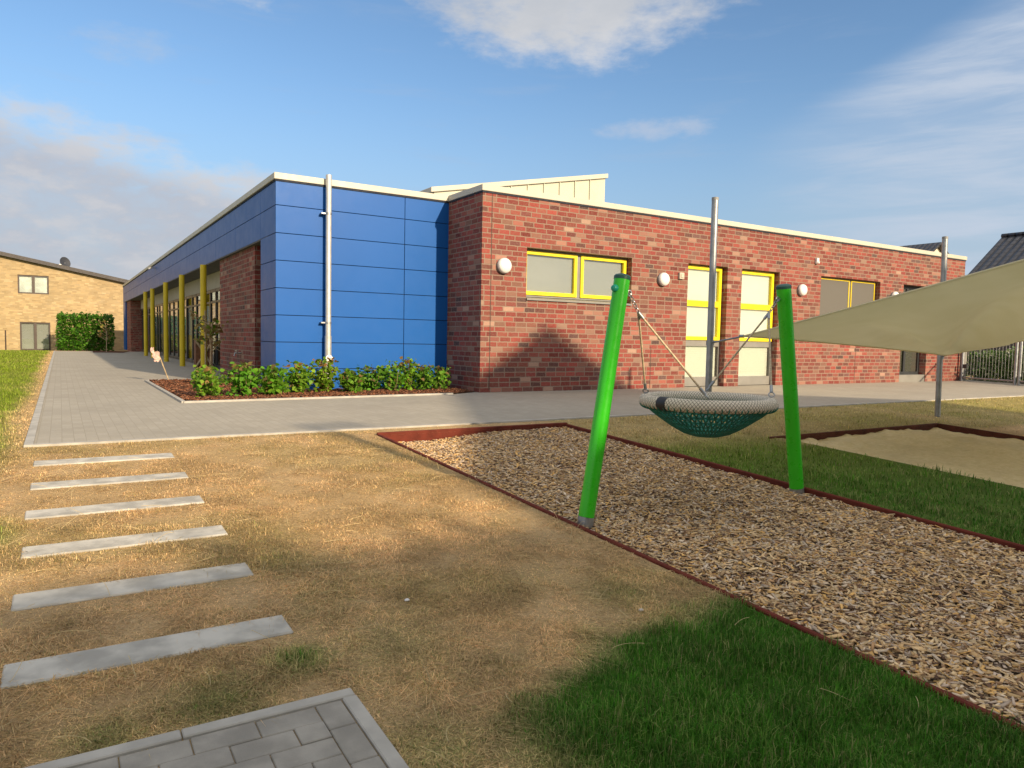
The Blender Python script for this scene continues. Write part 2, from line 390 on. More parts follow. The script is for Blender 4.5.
def raw(name, V, F, m, cols=None, parent=None, smooth=False):
    """fast mesh from numpy: V (n,3), F (k,3|4), cols (n,3) point colours"""
    me = bpy.data.meshes.new(name); n, k = len(V), F.shape[1]
    me.vertices.add(n); me.vertices.foreach_set('co', np.ascontiguousarray(V, dtype=np.float32).ravel())
    me.loops.add(F.size); me.loops.foreach_set('vertex_index', np.ascontiguousarray(F, dtype=np.int32).ravel())
    me.polygons.add(len(F)); me.polygons.foreach_set('loop_start', np.arange(0, F.size, k, dtype=np.int32))
    me.polygons.foreach_set('loop_total', np.full(len(F), k, dtype=np.int32))
    me.update(calc_edges=True); me.validate()
    if cols is not None:
        a = me.attributes.new('col', 'FLOAT_COLOR', 'POINT')
        a.data.foreach_set('color', np.hstack([cols, np.ones((n, 1))]).astype(np.float32).ravel())
    if smooth: me.polygons.foreach_set('use_smooth', np.ones(len(F), dtype=bool))
    return link(name, me, m, parent)

# value noise for lawn colouring / heights
_G = RNG.random((256, 256))
def vnoise(x, y, s):
    x = np.asarray(x)*s; y = np.asarray(y)*s
    xi = np.floor(x).astype(int); yi = np.floor(y).astype(int); fx = x-xi; fy = y-yi
    fx = fx*fx*(3-2*fx); fy = fy*fy*(3-2*fy)
    g = lambda a, b: _G[a % 256, b % 256]
    return (g(xi, yi)*(1-fx)+g(xi+1, yi)*fx)*(1-fy)+(g(xi, yi+1)*(1-fx)+g(xi+1, yi+1)*fx)*fy
def fbm(x, y, s): return .5*vnoise(x, y, s)+.28*vnoise(x+17, y+5, s*2.1)+.22*vnoise(x+3, y+41, s*4.3)
def gz(x, y):
    """ground height: level round the building, falling 5 % to the playground"""
    y = np.asarray(y, float)
    z = np.where(y < 7.475, -.05*(7.475-np.maximum(y, -6.)), 0.) + np.where(y > 45, -.02*(np.minimum(y, 62.)-45), 0.)
    return float(z) if z.ndim == 0 else z
def sst(x, a, b):
    t = np.clip((x-a)/(b-a), 0, 1); return t*t*(3-2*t)
def green(x, y):
    """how green the lawn is (it is dry straw elsewhere)"""
    x = np.asarray(x, float); y = np.asarray(y, float); n = fbm(x, y, 1.1); n2 = fbm(x+50, y+9, 3.1)
    g = .02+.16*sst(n+.25*(n2-.5), .5, .72)
    edge = 2.42+.18*(n-.5)*2+.25*(n2-.5) - .0*x
    lim = np.where(x < 2., 2.45-.9*(2.-x)/.9*.55, 2.47)
    near = sst(lim + .35*(n2-.5) - y, -.14, .16)*sst(x, .95, 1.55)*sst(3.4-x, -.2, .3)
    g = np.maximum(g, near)
    g = np.maximum(g, sst(1.9-y, -.3, .6)*sst(x, .9, 1.3)*.9)
    strip = sst(x, 5.3, 5.4)*sst(7.6-x, -.1, .2)
    g = np.where(strip > .5, .9-.62*sst(y+.5*(n-.5), 4.9, 6.6), g)
    right = (x > 7.3) & (y > 5.3) & (y < 7.9)
    g = np.where(right, .42+.5*(n-.5), g)
    left = sst(-x+.3*(n-.5), .3, .66)*sst(y, 4.6, 7.6)
    g = np.maximum(g, left*(.95+.3*(n-.5)))
    g = np.maximum(g, .9*np.exp(-(((x+.42)/.2)**2+((y-4.95)/.35)**2)))
    for (cx, cy, r, a) in ((.78, 2.78, .13, .75), (.45, 2.62, .2, .5), (.1, 2.55, .13, .5), (1.15, 2.75, .3, .3), (1.0, 3.9, .2, .35), (2.4, 2.75, .22, .4), (1.0, 2.0, .25, .4)):
        g = np.maximum(g, a*np.exp(-((x-cx)**2+(y-cy)**2)/r**2))
    return np.clip(g, 0, 1)
DRY = np.array([.82, .565, .30]); DRY2 = np.array([.71, .485, .245]); GRN = np.array([.06, .20, .014]); GRN2 = np.array([.24, .31, .022])
def lawncol(x, y, jit=0.):
    g = green(x, y); n = fbm(x+7, y+3, 2.3)
    dry = DRY+(DRY2-DRY)*sst(n, .4, .68)[:, None]
    far = np.clip(sst(y, 2.9, 7.2)*.8, 0, 1)
    gr = GRN+(GRN2-GRN)*far[:, None]
    g2 = np.clip(g+jit, 0, 1)[:, None]
    return dry*(1-g2)+gr*g2, g

# ------------------------------------------------------------------ ground (one sheet with the two pits cut out)
PIT = (2.88, 5.36, -2.4, 7.27); SAND = (7.45, 11.02, -1.2, 5.70)
def ground():
    xs = set(np.round(np.arange(-4.0, 16.01, .16), 3)); ys = set(np.round(np.arange(-3.0, 8.01, .16), 3))
    for r in (PIT, SAND):
        xs |= {r[0], r[1]}; ys |= {r[2], r[3]}
    xs |= {-900., -300., -80., -30., -12., -8., -6., 20., 26., 34., 60., 150., 400., 900.}
    ys |= {-900., -300., -60., -20., -6., -4.5, 7.475, 10., 14., 20., 28., 36., 45., 50., 56., 62., 90., 200., 900.}
    xs = np.array(sorted(xs)); ys = np.array(sorted(ys))
    X, Y = np.meshgrid(xs, ys); V = np.stack([X.ravel(), Y.ravel(), gz(X.ravel(), Y.ravel())], 1)
    nx = len(xs); F = []
    for j in range(len(ys)-1):
        for i in range(nx-1):
            cx, cy = (xs[i]+xs[i+1])/2, (ys[j]+ys[j+1])/2
            if any(r[0] < cx < r[1] and r[2] < cy < r[3] for r in (PIT, SAND)): continue
            F.append((j*nx+i, j*nx+i+1, (j+1)*nx+i+1, (j+1)*nx+i))
    c, _ = lawncol(V[:, 0], V[:, 1])
    kind(raw('lawn', V, np.array(F), M['thatch'], c*.74), 'structure')
ground()
def sheet(name, poly, z, m):
    mb = MB(); mb.add([(x, y, z) for x, y in poly], [tuple(range(len(poly)))]); return kind(mb.build(name, m), 'structure')
sheet('pavement', [(-.22, 7.77), (26.5, 7.77), (26.5, 30), (24.8, 30), (24.8, 13.9), (4.2, 13.9), (4.2, 45), (-.22, 45)], .006, M['paver'])
k = MB(); k.box(-.29, -.22, 7.7, 45, -.1, .022); k.box(-.22, 26.5, 7.7, 7.77, -.1, .02)
kind(k.build('pavement_kerb', M['kerb']), 'structure')
# planting bed
BED = [(1.55, 17.3), (1.55, 11.72), (6.2, 12.02), (6.9, 12.4), (6.9, 13.69), (3.36, 13.69), (3.36, 17.3)]
def bed():
    mb = MB(); mb.add([(x, y, .02) for x, y in BED], [tuple(range(len(BED)))]); kind(mb.build('planting_bed', M['mulchbase']), 'structure')
    kb = MB()
    for a, b in ((0, 1), (1, 2), (6, 0)):
        p, q = Vector((*BED[a], 0)), Vector((*BED[b], 0)); d = (q-p).normalized(); nn = Vector((-d.y, d.x, 0))*.03
        c = [p-nn, q-nn, q+nn, p+nn]
        kb.hexa([(v.x, v.y, -.05) for v in c], [(v.x, v.y, .035) for v in c])
    kind(kb.build('bed_kerb', M['kerb']), 'structure')
bed()
def inpoly(x, y, poly):
    r = np.zeros(len(x), bool); n = len(poly)
    for i in range(n):
        x0, y0 = poly[i]; x1, y1 = poly[(i+1) % n]
        if y0 == y1: continue
        c = ((y0 > y) != (y1 > y)) & (x < (x1-x0)*(y-y0)/(y1-y0)+x0); r ^= c
    return r
def chips(name, x, y, z, L, W, T, pal, tilt, m=None):
    """loose flat chips, each its own little wedge"""
    n = len(x); yaw = RNG.random(n)*2*math.pi; p = (RNG.random(n)-.5)*2*tilt; q = (RNG.random(n)-.5)*2*tilt
    cy, sy = np.cos(yaw), np.sin(yaw)
    u = np.stack([cy*np.cos(p), sy*np.cos(p), np.sin(p)], 1)
    v0 = np.stack([-sy, cy, np.zeros(n)], 1); w0 = np.cross(u, v0)
    v = v0*np.cos(q)[:, None]+w0*np.sin(q)[:, None]; w = np.cross(u, v)
    c = np.stack([x, y, z], 1); V = []
    tap = RNG.uniform(.35, 1., n)
    for (a, b, t, e) in ((-1, -1, 0, 1), (1, -1, 0, 0), (1, 1, 0, 0), (-1, 1, 0, 1), (-1, -1, 1, 1), (1, -1, 1, 0), (1, 1, 1, 0), (-1, 1, 1, 1)):
        ww = W*(tap if e else 1)
        V.append(c+u*(a*L/2)[:, None]+v*(b*ww/2)[:, None]+w*(t*T)[:, None])
    V = np.stack(V, 1).reshape(-1, 3)
    base = (np.arange(n)*8)[:, None]
    F = np.concatenate([base+np.array(q) for q in ((4, 5, 6, 7), (0, 1, 5, 4), (1, 2, 6, 5), (2, 3, 7, 6), (3, 0, 4, 7))])
    pal = np.array(pal); ci = RNG.integers(0, len(pal), n); c = pal[ci]*RNG.uniform(.7, 1.3, (n, 1))
    return kind(raw(name, V, F, m or M['chip'], np.repeat(c, 8, 0)), 'stuff')
# wood chip pit
def pit():
    x0, x1, y0, y1 = PIT
    xs = np.linspace(x0-.04, x1+.04, 30); ys = np.linspace(y0-.04, y1+.04, 90); X, Y = np.meshgrid(xs, ys)
    def pz(x, y): return gz(x, y)-.034+.04*(fbm(x, y, 1.4)-.5) + .02*sst(3.4-y, -.5, 2.5)-.05*sst(y, 6.2, 7.2)*sst(4.6-x, 0., 1.2)
    V = np.stack([X.ravel(), Y.ravel(), pz(X.ravel(), Y.ravel())], 1); nx = 30
    F = np.array([(j*nx+i, j*nx+i+1, (j+1)*nx+i+1, (j+1)*nx+i) for j in range(89) for i in range(nx-1)])
    kind(raw('chip_pit_floor', V, F, M['chipbase'], smooth=True), 'structure')
    n = 95000; x = RNG.uniform(x0+.02, x1-.02, n); y = y0+.4+(y1-y0-.42)*RNG.random(n)
    keep = RNG.random(n) < np.clip(1.25-np.hypot(x, y)*.07, .3, 1); x, y = x[keep], y[keep]; n = len(x)
    z = pz(x, y)+RNG.uniform(-.002, .016, n)
    chips('wood_chips', x, y, z, np.clip(RNG.lognormal(-3.45, .42, n), .01, .085), np.clip(RNG.lognormal(-4.5, .4, n), .004, .026), RNG.uniform(.0015, .005, n),
          [(.70, .47, .23), (.64, .41, .19), (.74, .54, .30), (.54, .36, .19), (.44, .26, .13), (.62, .48, .33), (.32, .19, .10), (.52, .40, .30), (.14, .08, .05), (.72, .43, .15), (.68, .54, .39), (.66, .47, .26)], .42)
    t = thing('pit_border', 'low dark red rubber edging around the wood chip pit under the swing', 'edging', (x0, y1, gz(x0, y1)))
    b = MB(); b.drape(x0-.017, x0+.017, y0, y1, .016, .25); b.build('edging_board', M['rubber'], t, bevel=.006)
    b = MB(); b.drape(x1-.017, x1+.017, y0, y1, .018, .25); b.build('edging_board', M['rubber'], t, bevel=.008)
    b = MB(); b.drape(x0-.017, x1+.017, y1+.002, y1+.042, .03, .25); b.build('edging_board', M['rubber'], t, bevel=.008)
    b = MB(); b.drape(x0-.025, x1+.025, y0-.052, y0-.002, .03, .25); b.build('edging_board', M['rubber'], t, bevel=.008)
pit()
def sandpit():
    x0, x1, y0, y1 = SAND
    xs = np.linspace(x0-.3, x1+.04, 110); ys = np.linspace(y0-.04, y1+.04, 200); X, Y = np.meshgrid(xs, ys); X = X.ravel(); Y = Y.ravel()
    z = gz(X, Y)-.035+.09*(fbm(X, Y, 1.1)-.5)+.075*(fbm(X+9, Y, 3.6)-.5)+.03*(vnoise(X+3, Y+8, 9.)-.5)
    side = sst(X, x0-.25, x0+.25); z = z*side+(gz(X, Y)-.02)*(1-side)
    back = sst(Y, y1-.6, y1); z = z-back*.035*sst(fbm(X, Y+33, 2.2), .35, .6)
    z = np.where(X < x0, gz(X, Y)-.03+.05*(fbm(X+4, Y+4, 3.)-.5), z)
    V = np.stack([X, Y, z], 1); nx = 110
    F = np.array([(j*nx+i, j*nx+i+1, (j+1)*nx+i+1, (j+1)*nx+i) for j in range(199) for i in range(nx-1)])
    kind(raw('sand', V, F, M['sand'], smooth=True), 'structure')
    t = thing('sandpit_border', 'dark brown rubber edging behind and right of the sandpit, half buried in sand', 'edging', (x0, y1, gz(x0, y1)))
    b = MB(); b.drape(x0-.2, x1+.02, y1+.002, y1+.042, .02, .3); b.build('edging_board', M['sandboard'], t, bevel=.007)
    b = MB(); b.drape(x1-.02, x1+.02, y0, y1, .02, .3); b.build('edging_board', M['sandboard'], t, bevel=.007)
sandpit()
# stepping slabs
SL = [(3.02, 3.215), (3.755, 3.94), (4.48, 4.65), (5.235, 5.41), (5.98, 6.205), (6.76, 7.01)]
lab = ['concrete stepping slab nearest the paved corner, first of the row', 'concrete stepping slab second from the paved corner', 'concrete stepping slab third from the paved corner, in dry grass',
       'concrete stepping slab third from the grey pavement, in dry grass', 'concrete stepping slab second from the grey pavement', 'concrete stepping slab right in front of the grey pavement']
for (a, b), l in zip(SL, lab):
    mb = MB(); w = .19; c = (a+b)/2; r = random.uniform(-.008, .008)
    mb.drape(-.195+r, .825+r, c-w/2, c+w/2, .01, .12)
    tag(mb.build('stepping_slab', M['concrete'], bevel=.006), l, 'stepping slab', 'concrete stepping slabs across the lawn')
# paved corner in the foreground
def patch():
    j = .0017; mb = MB(); z = .0
    x = .73
    for r in range(14):
        y1 = 2.42-.1*r; off = 0 if r % 2 == 0 else .1
        xx = .73+off
        while xx > -2.0:
            a, b = max(xx-.2, -2.), min(xx, .73)
            if b-a > .03: dz = random.uniform(-.002, .002); mb.drape(a+j, b-j, y1-.1+j, y1-j, .008+dz, .06)
            xx -= .2
    y = 2.42
    while y > 1.1:
        mb.drape(.73+j, .825-j, y-.2+j+.04, y-j+.04 if y < 2.4 else y-j, .008, .06); y -= .2
    kind(mb.build('paved_corner', M['pav_block'], bevel=.003), 'structure')
    b = MB(); b.drape(-2., .88, 1., 2.42, -.004, .08); kind(b.build('paving_bedding', M['joint']), 'structure')
    k = MB()
    e = [-2., -1.2, -.2, .36, .88]
    e = [-2.0, -1.15, .31, .88]
    for a, c in zip(e[:-1], e[1:]): k.drape(a+.002, c-.002, 2.423, 2.475, .014, .1)
    k.drape(.828, .88, 1.0, 2.42, .014, .1)
    kind(k.build('paved_corner_kerb', M['kerb'], bevel=.004), 'structure')
patch()
# ------------------------------------------------------------------ kindergarten building
BX, BY, UY, UX, EX, FY = 6.92, 12.27, 13.70, 3.385, 24.8, 51.5
bl = thing('kindergarten_building', 'long flat roofed building of red brick and blue panels with yellow window frames', 'building', (BX, BY, 0))
def wallgrid(mb, x0, x1, z0, z1, holes, y, th):
    xs = sorted({x0, x1, *[h[0] for h in holes], *[h[1] for h in holes]}); zs = sorted({z0, z1, *[h[2] for h in holes], *[h[3] for h in holes]})
    for i in range(len(xs)-1):
        for j in range(len(zs)-1):
            cx, cz = (xs[i]+xs[i+1])/2, (zs[j]+zs[j+1])/2
            if any(h[0] < cx < h[1] and h[2] < cz < h[3] for h in holes): continue
            for yy in (y, y+th):
                mb.add([(xs[i], yy, zs[j]), (xs[i+1], yy, zs[j]), (xs[i+1], yy, zs[j+1]), (xs[i], yy, zs[j+1])], [(0, 1, 2, 3)])
    for a, b, c, d in holes:
        mb.add([(a, y, c), (a, y, d), (a, y+th, d), (a, y+th, c)], [(0, 1, 2, 3)]); mb.add([(b, y, c), (b, y, d), (b, y+th, d), (b, y+th, c)], [(0, 1, 2, 3)])
        mb.add([(a, y, d), (b, y, d), (b, y+th, d), (a, y+th, d)], [(0, 1, 2, 3)])
        if c > z0+.01: mb.add([(a, y, c), (b, y, c), (b, y+th, c), (a, y+th, c)], [(0, 1, 2, 3)])
W1 = (7.955, 10.72, 1.86, 2.9); D1 = (12.44, 13.77, .0, 2.91); D2 = (14.28, 15.70, .0, 2.91); W3 = (17.4, 20.15, 1.40, 2.93); D4 = (21.35, 22.78, .0, 2.93)
TOP = 3.88
mb = MB(); wallgrid(mb, BX, EX, -.1, TOP, [W1, D1, D2, W3, D4], BY, .34)
mb.add([(BX, BY, -.1), (BX, BY, TOP), (BX, UY+.3, TOP), (BX, UY+.3, -.1)], [(0, 1, 2, 3)])
mb.add([(EX, BY, -.1), (EX, BY, TOP), (EX, 32, TOP), (EX, 32, -.1)], [(0, 1, 2, 3)])
mb.build('brick_wall', M['brick'], bl)
# expansion joints
for x, z0, z1 in ((7.13, .05, TOP-.02), (11.35, .02, .95), (19.1, .02, 1.35)):
    b = MB(); b.box(x-.007, x+.007, BY-.003, BY+.05, z0, z1); b.build('expansion_joint', M['joint'], bl)
# roof trims
def trim(x0, x1, y0, y1): 
    b = MB(); b.box(x0, x1, y0, y1, TOP+.012, TOP+.13); b.build('roof_trim', M['trim'], bl, bevel=.008)
    g = MB(); g.box(x0+.02, x1-.02, y0+.02, y1-.02, TOP-.02, TOP+.014); g.build('trim_shadow_gap', M['gap'], bl)
trim(BX-.03, EX+.03, BY-.035, BY+.3)
trim(BX-.03, BX+.27, BY+.303, UY-.038)
trim(UX-.035, BX+.2, UY-.035, UY+.27)
trim(UX-.035, UX+.27, UY+.273, FY)
b = MB(); b.box(BX+.1, EX-.05, BY+.25, 32, TOP-.25, TOP-.05); b.box(UX+.1, EX-.05, UY+.3, FY-.1, TOP-.3, TOP-.1); b.build('flat_roof', M['roofmem'], bl)
# blue panels
def panels():
    g = .012; zs = [0.0, .42, .92, 1.42, 1.92, 2.425, 2.925, 3.43, 3.865]
    b = MB(); xs = [UX, 4.405, 5.935, BX+.3]
    for i in range(3):
        for z0, z1 in zip(zs[:-1], zs[1:]):
            x1 = xs[i+1]-g/2 if i < 2 else xs[i+1]
            b.box(xs[i]+(g/2 if i else 0), x1, UY, UY+.02, z0+g/2, z1-g/2)
    b.build('front_cladding', M['blue'], bl, bevel=.002)
    b = MB()
    for z0, z1 in zip(zs[:6], zs[1:7]): b.box(UX, UX+.02, UY+.0212, 14.88, z0+g/2, z1-g/2)
    b.build('corner_cladding', M['blue'], bl, bevel=.002)
    b = MB(); y = UY+.0212; e = [y, 14.88]
    while e[-1] < FY-3: e.append(e[-1]+2.45)
    e.append(FY)
    for y0, y1 in zip(e[:-1], e[1:]):
        for z0, z1 in ((2.925, 3.43), (3.43, 3.865)): b.box(UX, UX+.02, y0+g/3, y1-g/3, z0+g/2, z1-g/2)
    b.build('fascia_cladding', M['blue'], bl, bevel=.002)
    b = MB(); b.box(UX+.024, BX+.3, UY+.024, UY+.3, 0, TOP-.025); b.box(UX+.024, UX+.3, UY+.302, FY-.01, 2.91, TOP-.025); b.box(UX+.024, UX+.3, UY+.302, 14.87, 0, 2.908)
    b.build('cladding_backing', M['gap'], bl)
    b = MB(); b.box(UX+.002, UX+.3, 49.9, FY, 0, 2.9); b.build('far_cladding', M['blue'], bl)
panels()
# porch: piers, soffit, glazing, columns
b = MB(); b.box(3.465, 5.2, 15.75, 19.65, -.05, 2.9); b.build('brick_pier', M['brick'], bl)
b = MB(); b.box(3.465, 4.3, 47.2, 49.9, -.2, 2.9); b.build('brick_pier', M['brick'], bl)
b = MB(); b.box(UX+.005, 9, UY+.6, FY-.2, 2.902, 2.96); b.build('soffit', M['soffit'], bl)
GX = 4.02
b = MB(); b.box(GX-.03, GX+.1, 19.7, 47.15, 2.42, 2.898); b.build('render_band', M['band'], bl)
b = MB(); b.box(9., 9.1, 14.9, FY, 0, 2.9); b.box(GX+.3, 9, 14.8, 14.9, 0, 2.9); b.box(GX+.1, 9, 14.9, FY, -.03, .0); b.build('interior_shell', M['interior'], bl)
b = MB(); b.box(5.2, 5.3, 14.3, 15.75, 0, 2.9); b.build('recess_wall', M['brick'], bl)
y = 19.72; i = 0
while y < 46.5:
    w = 1.35 if i % 3 else .95
    fr = MB()
    for a, c in ((y, y+.07), (y+w-.07, y+w)): fr.box(GX-.02, GX+.05, a, c, .02, 2.415)
    for a, c in ((.02, .12), (2.33, 2.415), (2.0, 2.06)): fr.box(GX-.015, GX+.045, y+.07, y+w-.07, a, c)
    fo = fr.build('glazed_door', M['dark_frame'], bl)
    pn = MB(); pn.box(GX+.01, GX+.022, y+.07, y+w-.07, .12, 2.33); pn.build('pane', M['glass_dark'], fo)
    y += w+.01; i += 1
for y in (21.08, 25.15, 29.29, 33.8, 36.7):
    b = MB(); b.tube([(3.30, y, 0), (3.30, y, 2.9)], .082, 24); c = b.build('column', M['column'], bl, smooth=True)
# windows ----------------------------------------------------------
def pane_set(fo, x0, x1, z0, z1, y, blind):
    p = MB(); p.box(x0, x1, y+.02, y+.03, z0, z1); p.build('pane', M['glass'], fo)
    p = MB(); p.box(x0, x1, y+.06, y+.075, z0, z1); p.build('blind', M[blind], fo)
def rect(mb, x0, x1, z0, z1, y0, y1, w):
    mb.box(x0, x0+w, y0, y1, z0, z1); mb.box(x1-w, x1, y0, y1, z0, z1); mb.box(x0+w, x1-w, y0, y1, z0, z0+w); mb.box(x0+w, x1-w, y0, y1, z1-w, z1)
y0 = BY+.17
a, b_, c, d = W1
fr = MB(); rect(fr, a, b_, c+.07, d, y0+.012, y0+.1, .045); fr.box(9.325, 9.445, y0+.010, y0+.1, c+.115, d-.045)
fo = fr.build('window', M['grey_frame'], bl)
s1 = MB(); rect(s1, a+.03, 9.335, c+.11, d-.035, y0-.02, y0+.05, .075); s1.build('sash', M['yellow'], fo, bevel=.004)
s1 = MB(); rect(s1, 9.435, b_-.03, c+.11, d-.035, y0-.02, y0+.05, .075); s1.build('sash', M['yellow'], fo, bevel=.004)
pane_set(fo, a+.1, 9.27, c+.18, d-.1, y0, 'grey_blind'); pane_set(fo, 9.5, b_-.1, c+.18, d-.1, y0, 'grey_blind')
s1 = MB(); s1.hexa([(a, BY-.04, c-.01), (b_, BY-.04, c-.01), (b_, y0+.06, c+.04), (a, y0+.06, c+.04)], [(a, BY-.04, c+.025), (b_, BY-.04, c+.025), (b_, y0+.06, c+.07), (a, y0+.06, c+.07)]); s1.build('sill', M['grey_frame'], fo)
for (a, b_, c, d) in (D1, D2):
    y0 = BY+.15
    fr = MB(); rect(fr, a, b_, .02, d, y0+.02, y0+.1, .05); fr.box(a+.05, b_-.05, y0+.015, y0+.1, .98, 1.13)
    fr.box(a+.05, b_-.05, y0+.015, y0+.1, .07, .24)
    fo = fr.build('glazed_door', M['grey_frame'], bl)
    s = MB(); rect(s, a+.03, b_-.05, 1.13, d-.02, y0-.02, y0+.06, .085); s.box(a+.115, b_-.135, y0-.021, y0+.06, 1.93, 2.07); s.build('sash', M['yellow'], fo, bevel=.004)
    pane_set(fo, a+.1, b_-.12, 1.2, 1.94, y0, 'blind'); pane_set(fo, a+.1, b_-.12, 2.05, d-.1, y0, 'blind'); pane_set(fo, a+.06, b_-.1, .24, .98, y0+.01, 'blind')
a, b_, c, d = W3; y0 = BY+.14
fr = MB(); rect(fr, a, b_, c, d, y0+.01, y0+.1, .06); fr.box(18.87, 18.95, y0+.008, y0+.1, c+.06, d-.06); fo = fr.build('window', M['grey_frame'], bl)
for u, v in ((a+.06, 18.87), (18.95, b_-.06)):
    s = MB(); rect(s, u-.0, v+.0, c+.062, d-.03, y0-.015, y0+.04, .036); s.build('sash', M['column'], fo)
    s = MB(); s.box(u+.036, v-.036, y0-.004, y0+.004, c+.098, d-.066); s.build('screen', M['screen'], fo)
s = MB(); s.box(a, b_, BY-.03, y0+.01, c-.02, c+.02); s.build('sill', M['grey_frame'], fo)
a, b_, c, d = D4; y0 = BY+.2
fr = MB(); rect(fr, a, b_, .22, d, y0+.01, y0+.1, .09); fr.box(21.9, 22.0, y0+.008, y0+.1, .31, d-.09); fo = fr.build('glazed_door', M['dark_frame'], bl)
s = MB(); s.box(a, b_, BY+.02, y0+.1, .0, .22); s.build('threshold', M['grey_frame'], fo)
pane_set(fo, a+.09, 21.9, .31, d-.09, y0, 'interior'); pane_set(fo, 22.0, b_-.09, .31, d-.09, y0, 'screen')
# clerestory roof light with standing seams
def clere():
    y0, y1 = 15.0, 27.; x0, x1 = 7.2, 12.1
    zt = lambda x: 4.33+(5.28-4.33)*(x-x0)/(x1-x0)
    b = MB(); c = [(x0, 3.75), (x1, 3.75), (x1, zt(x1)), (x0, zt(x0))]
    b.hexa([(x, y0, z) for x, z in c], [(x, y1, z) for x, z in c]); o = b.build('clerestory', M['zinc'], bl)
    b = MB(); c = [(x0-.1, zt(x0-.1)+.003), (x1+.06, zt(x1+.06)+.003), (x1+.06, zt(x1+.06)+.12), (x0-.1, zt(x0-.1)+.12)]
    b.hexa([(x, y0-.06, z) for x, z in c], [(x, y1+.06, z) for x, z in c]); b.build('clerestory_roof', M['trim'], o, bevel=.01)
    x = x1-.5
    while x > 8: b = MB(); b.box(x-.012, x+.012, y0-.03, y0-.001, 3.8, zt(x)); b.build('standing_seam', M['zinc'], o); x -= .475
clere()
# downpipe
b = MB(); b.tube([(4.335, UY-.11, .02), (4.335, UY-.11, 4.07)], .055, 24); dp = b.build('downpipe', M['pipe'], bl, smooth=True)
b = MB(); b.tube([(4.335, UY-.11, .02), (4.335, UY-.11, 1.05)], .064, 24); b.build('pipe_sleeve', M['pipe'], dp, smooth=True)
b = MB(); b.lathe((4.335, UY-.168, .62), (0, -1, 0), [(.07, 0), (.07, .015), (.05, .022)], 20); b.build('cleanout_cap', M['white'], dp)
for z in (1.3, 3.35):
    b = MB(); b.tube([(4.335, UY-.11, z-.02), (4.335, UY-.11, z+.02)], .062, 24); b.box(4.2, 4.3, UY-.12, UY-.002, z-.012, z+.012); b.build('bracket', M['steel'], dp)
# wall lamps
for x, z, l in ((7.40, 2.488, 'round white wall lamp at the left corner, beside the long yellow window'), (11.625, 2.48, 'round white wall lamp left of the first tall yellow door'), (16.556, 2.50, 'round white wall lamp right of the right green post'), (20.83, 2.53, 'round white wall lamp just above the shade sail edge')):
    t = thing('wall_lamp', l, 'lamp', (x, BY, z), 'round lamps on the brick wall')
    b = MB(); b.lathe((x, BY-.001, z), (0, -1, 0), [(.15, 0), (.155, .05), (.14, .06)], 32); b.build('lamp_base', M['lampgrey'], t, smooth=True)
    b = MB(); b.lathe((x, BY-.055, z), (0, -1, 0), [(.15, 0), (.148, .03), (.13, .06), (.09, .078), (.03, .085)], 32); b.build('diffuser', M['white'], t, smooth=True)
b = MB(); b.box(12.12, 12.27, BY-.06, BY-.001, 2.52, 2.67); b.box(12.15, 12.24, BY-.075, BY-.058, 2.55, 2.64); tag(b.build('signal_box', M['band'], bevel=.008), 'small square beige box on the brick wall left of the first tall door', 'wall box')
b = MB(); b.box(17.1, 17.2, BY-.07, BY-.001, 3.23, 3.38); b.lathe((17.15, BY-.07, 3.26), (0, -1, 0), [(.04, 0), (.03, .03)], 12); tag(b.build('motion_sensor', M['white'], bevel=.008), 'small white sensor high on the brick wall above the last lamps', 'sensor')
t = thing('floodlight', 'small floodlight sticking out from the blue fascia', 'floodlight', (UX, 33.5, 3.6))
b = MB(); b.box(UX-.12, UX-.001, 33.47, 33.53, 3.72, 3.75); b.build('arm', M['lampgrey'], t)
b = MB(); b.hexa([(UX-.26, 33.38, 3.66), (UX-.1, 33.38, 3.72), (UX-.1, 33.62, 3.72), (UX-.26, 33.62, 3.66)], [(UX-.26, 33.38, 3.72), (UX-.1, 33.38, 3.78), (UX-.1, 33.62, 3.78), (UX-.26, 33.62, 3.72)]); b.build('lamp_head', M['lampgrey'], t)
t = thing('water_tap', 'small outdoor tap on the brick pier beside the blue corner', 'tap', (3.465, 17.1, .63))
b = MB(); b.tube([(3.464, 17.1, .63), (3.33, 17.1, .63), (3.31, 17.1, .56)], .018, 10); b.build('spout', M['steel'], t, smooth=True)
b = MB(); b.box(3.35, 3.38, 16.98, 17.22, .665, .69); b.build('handle', M['steel'], t)

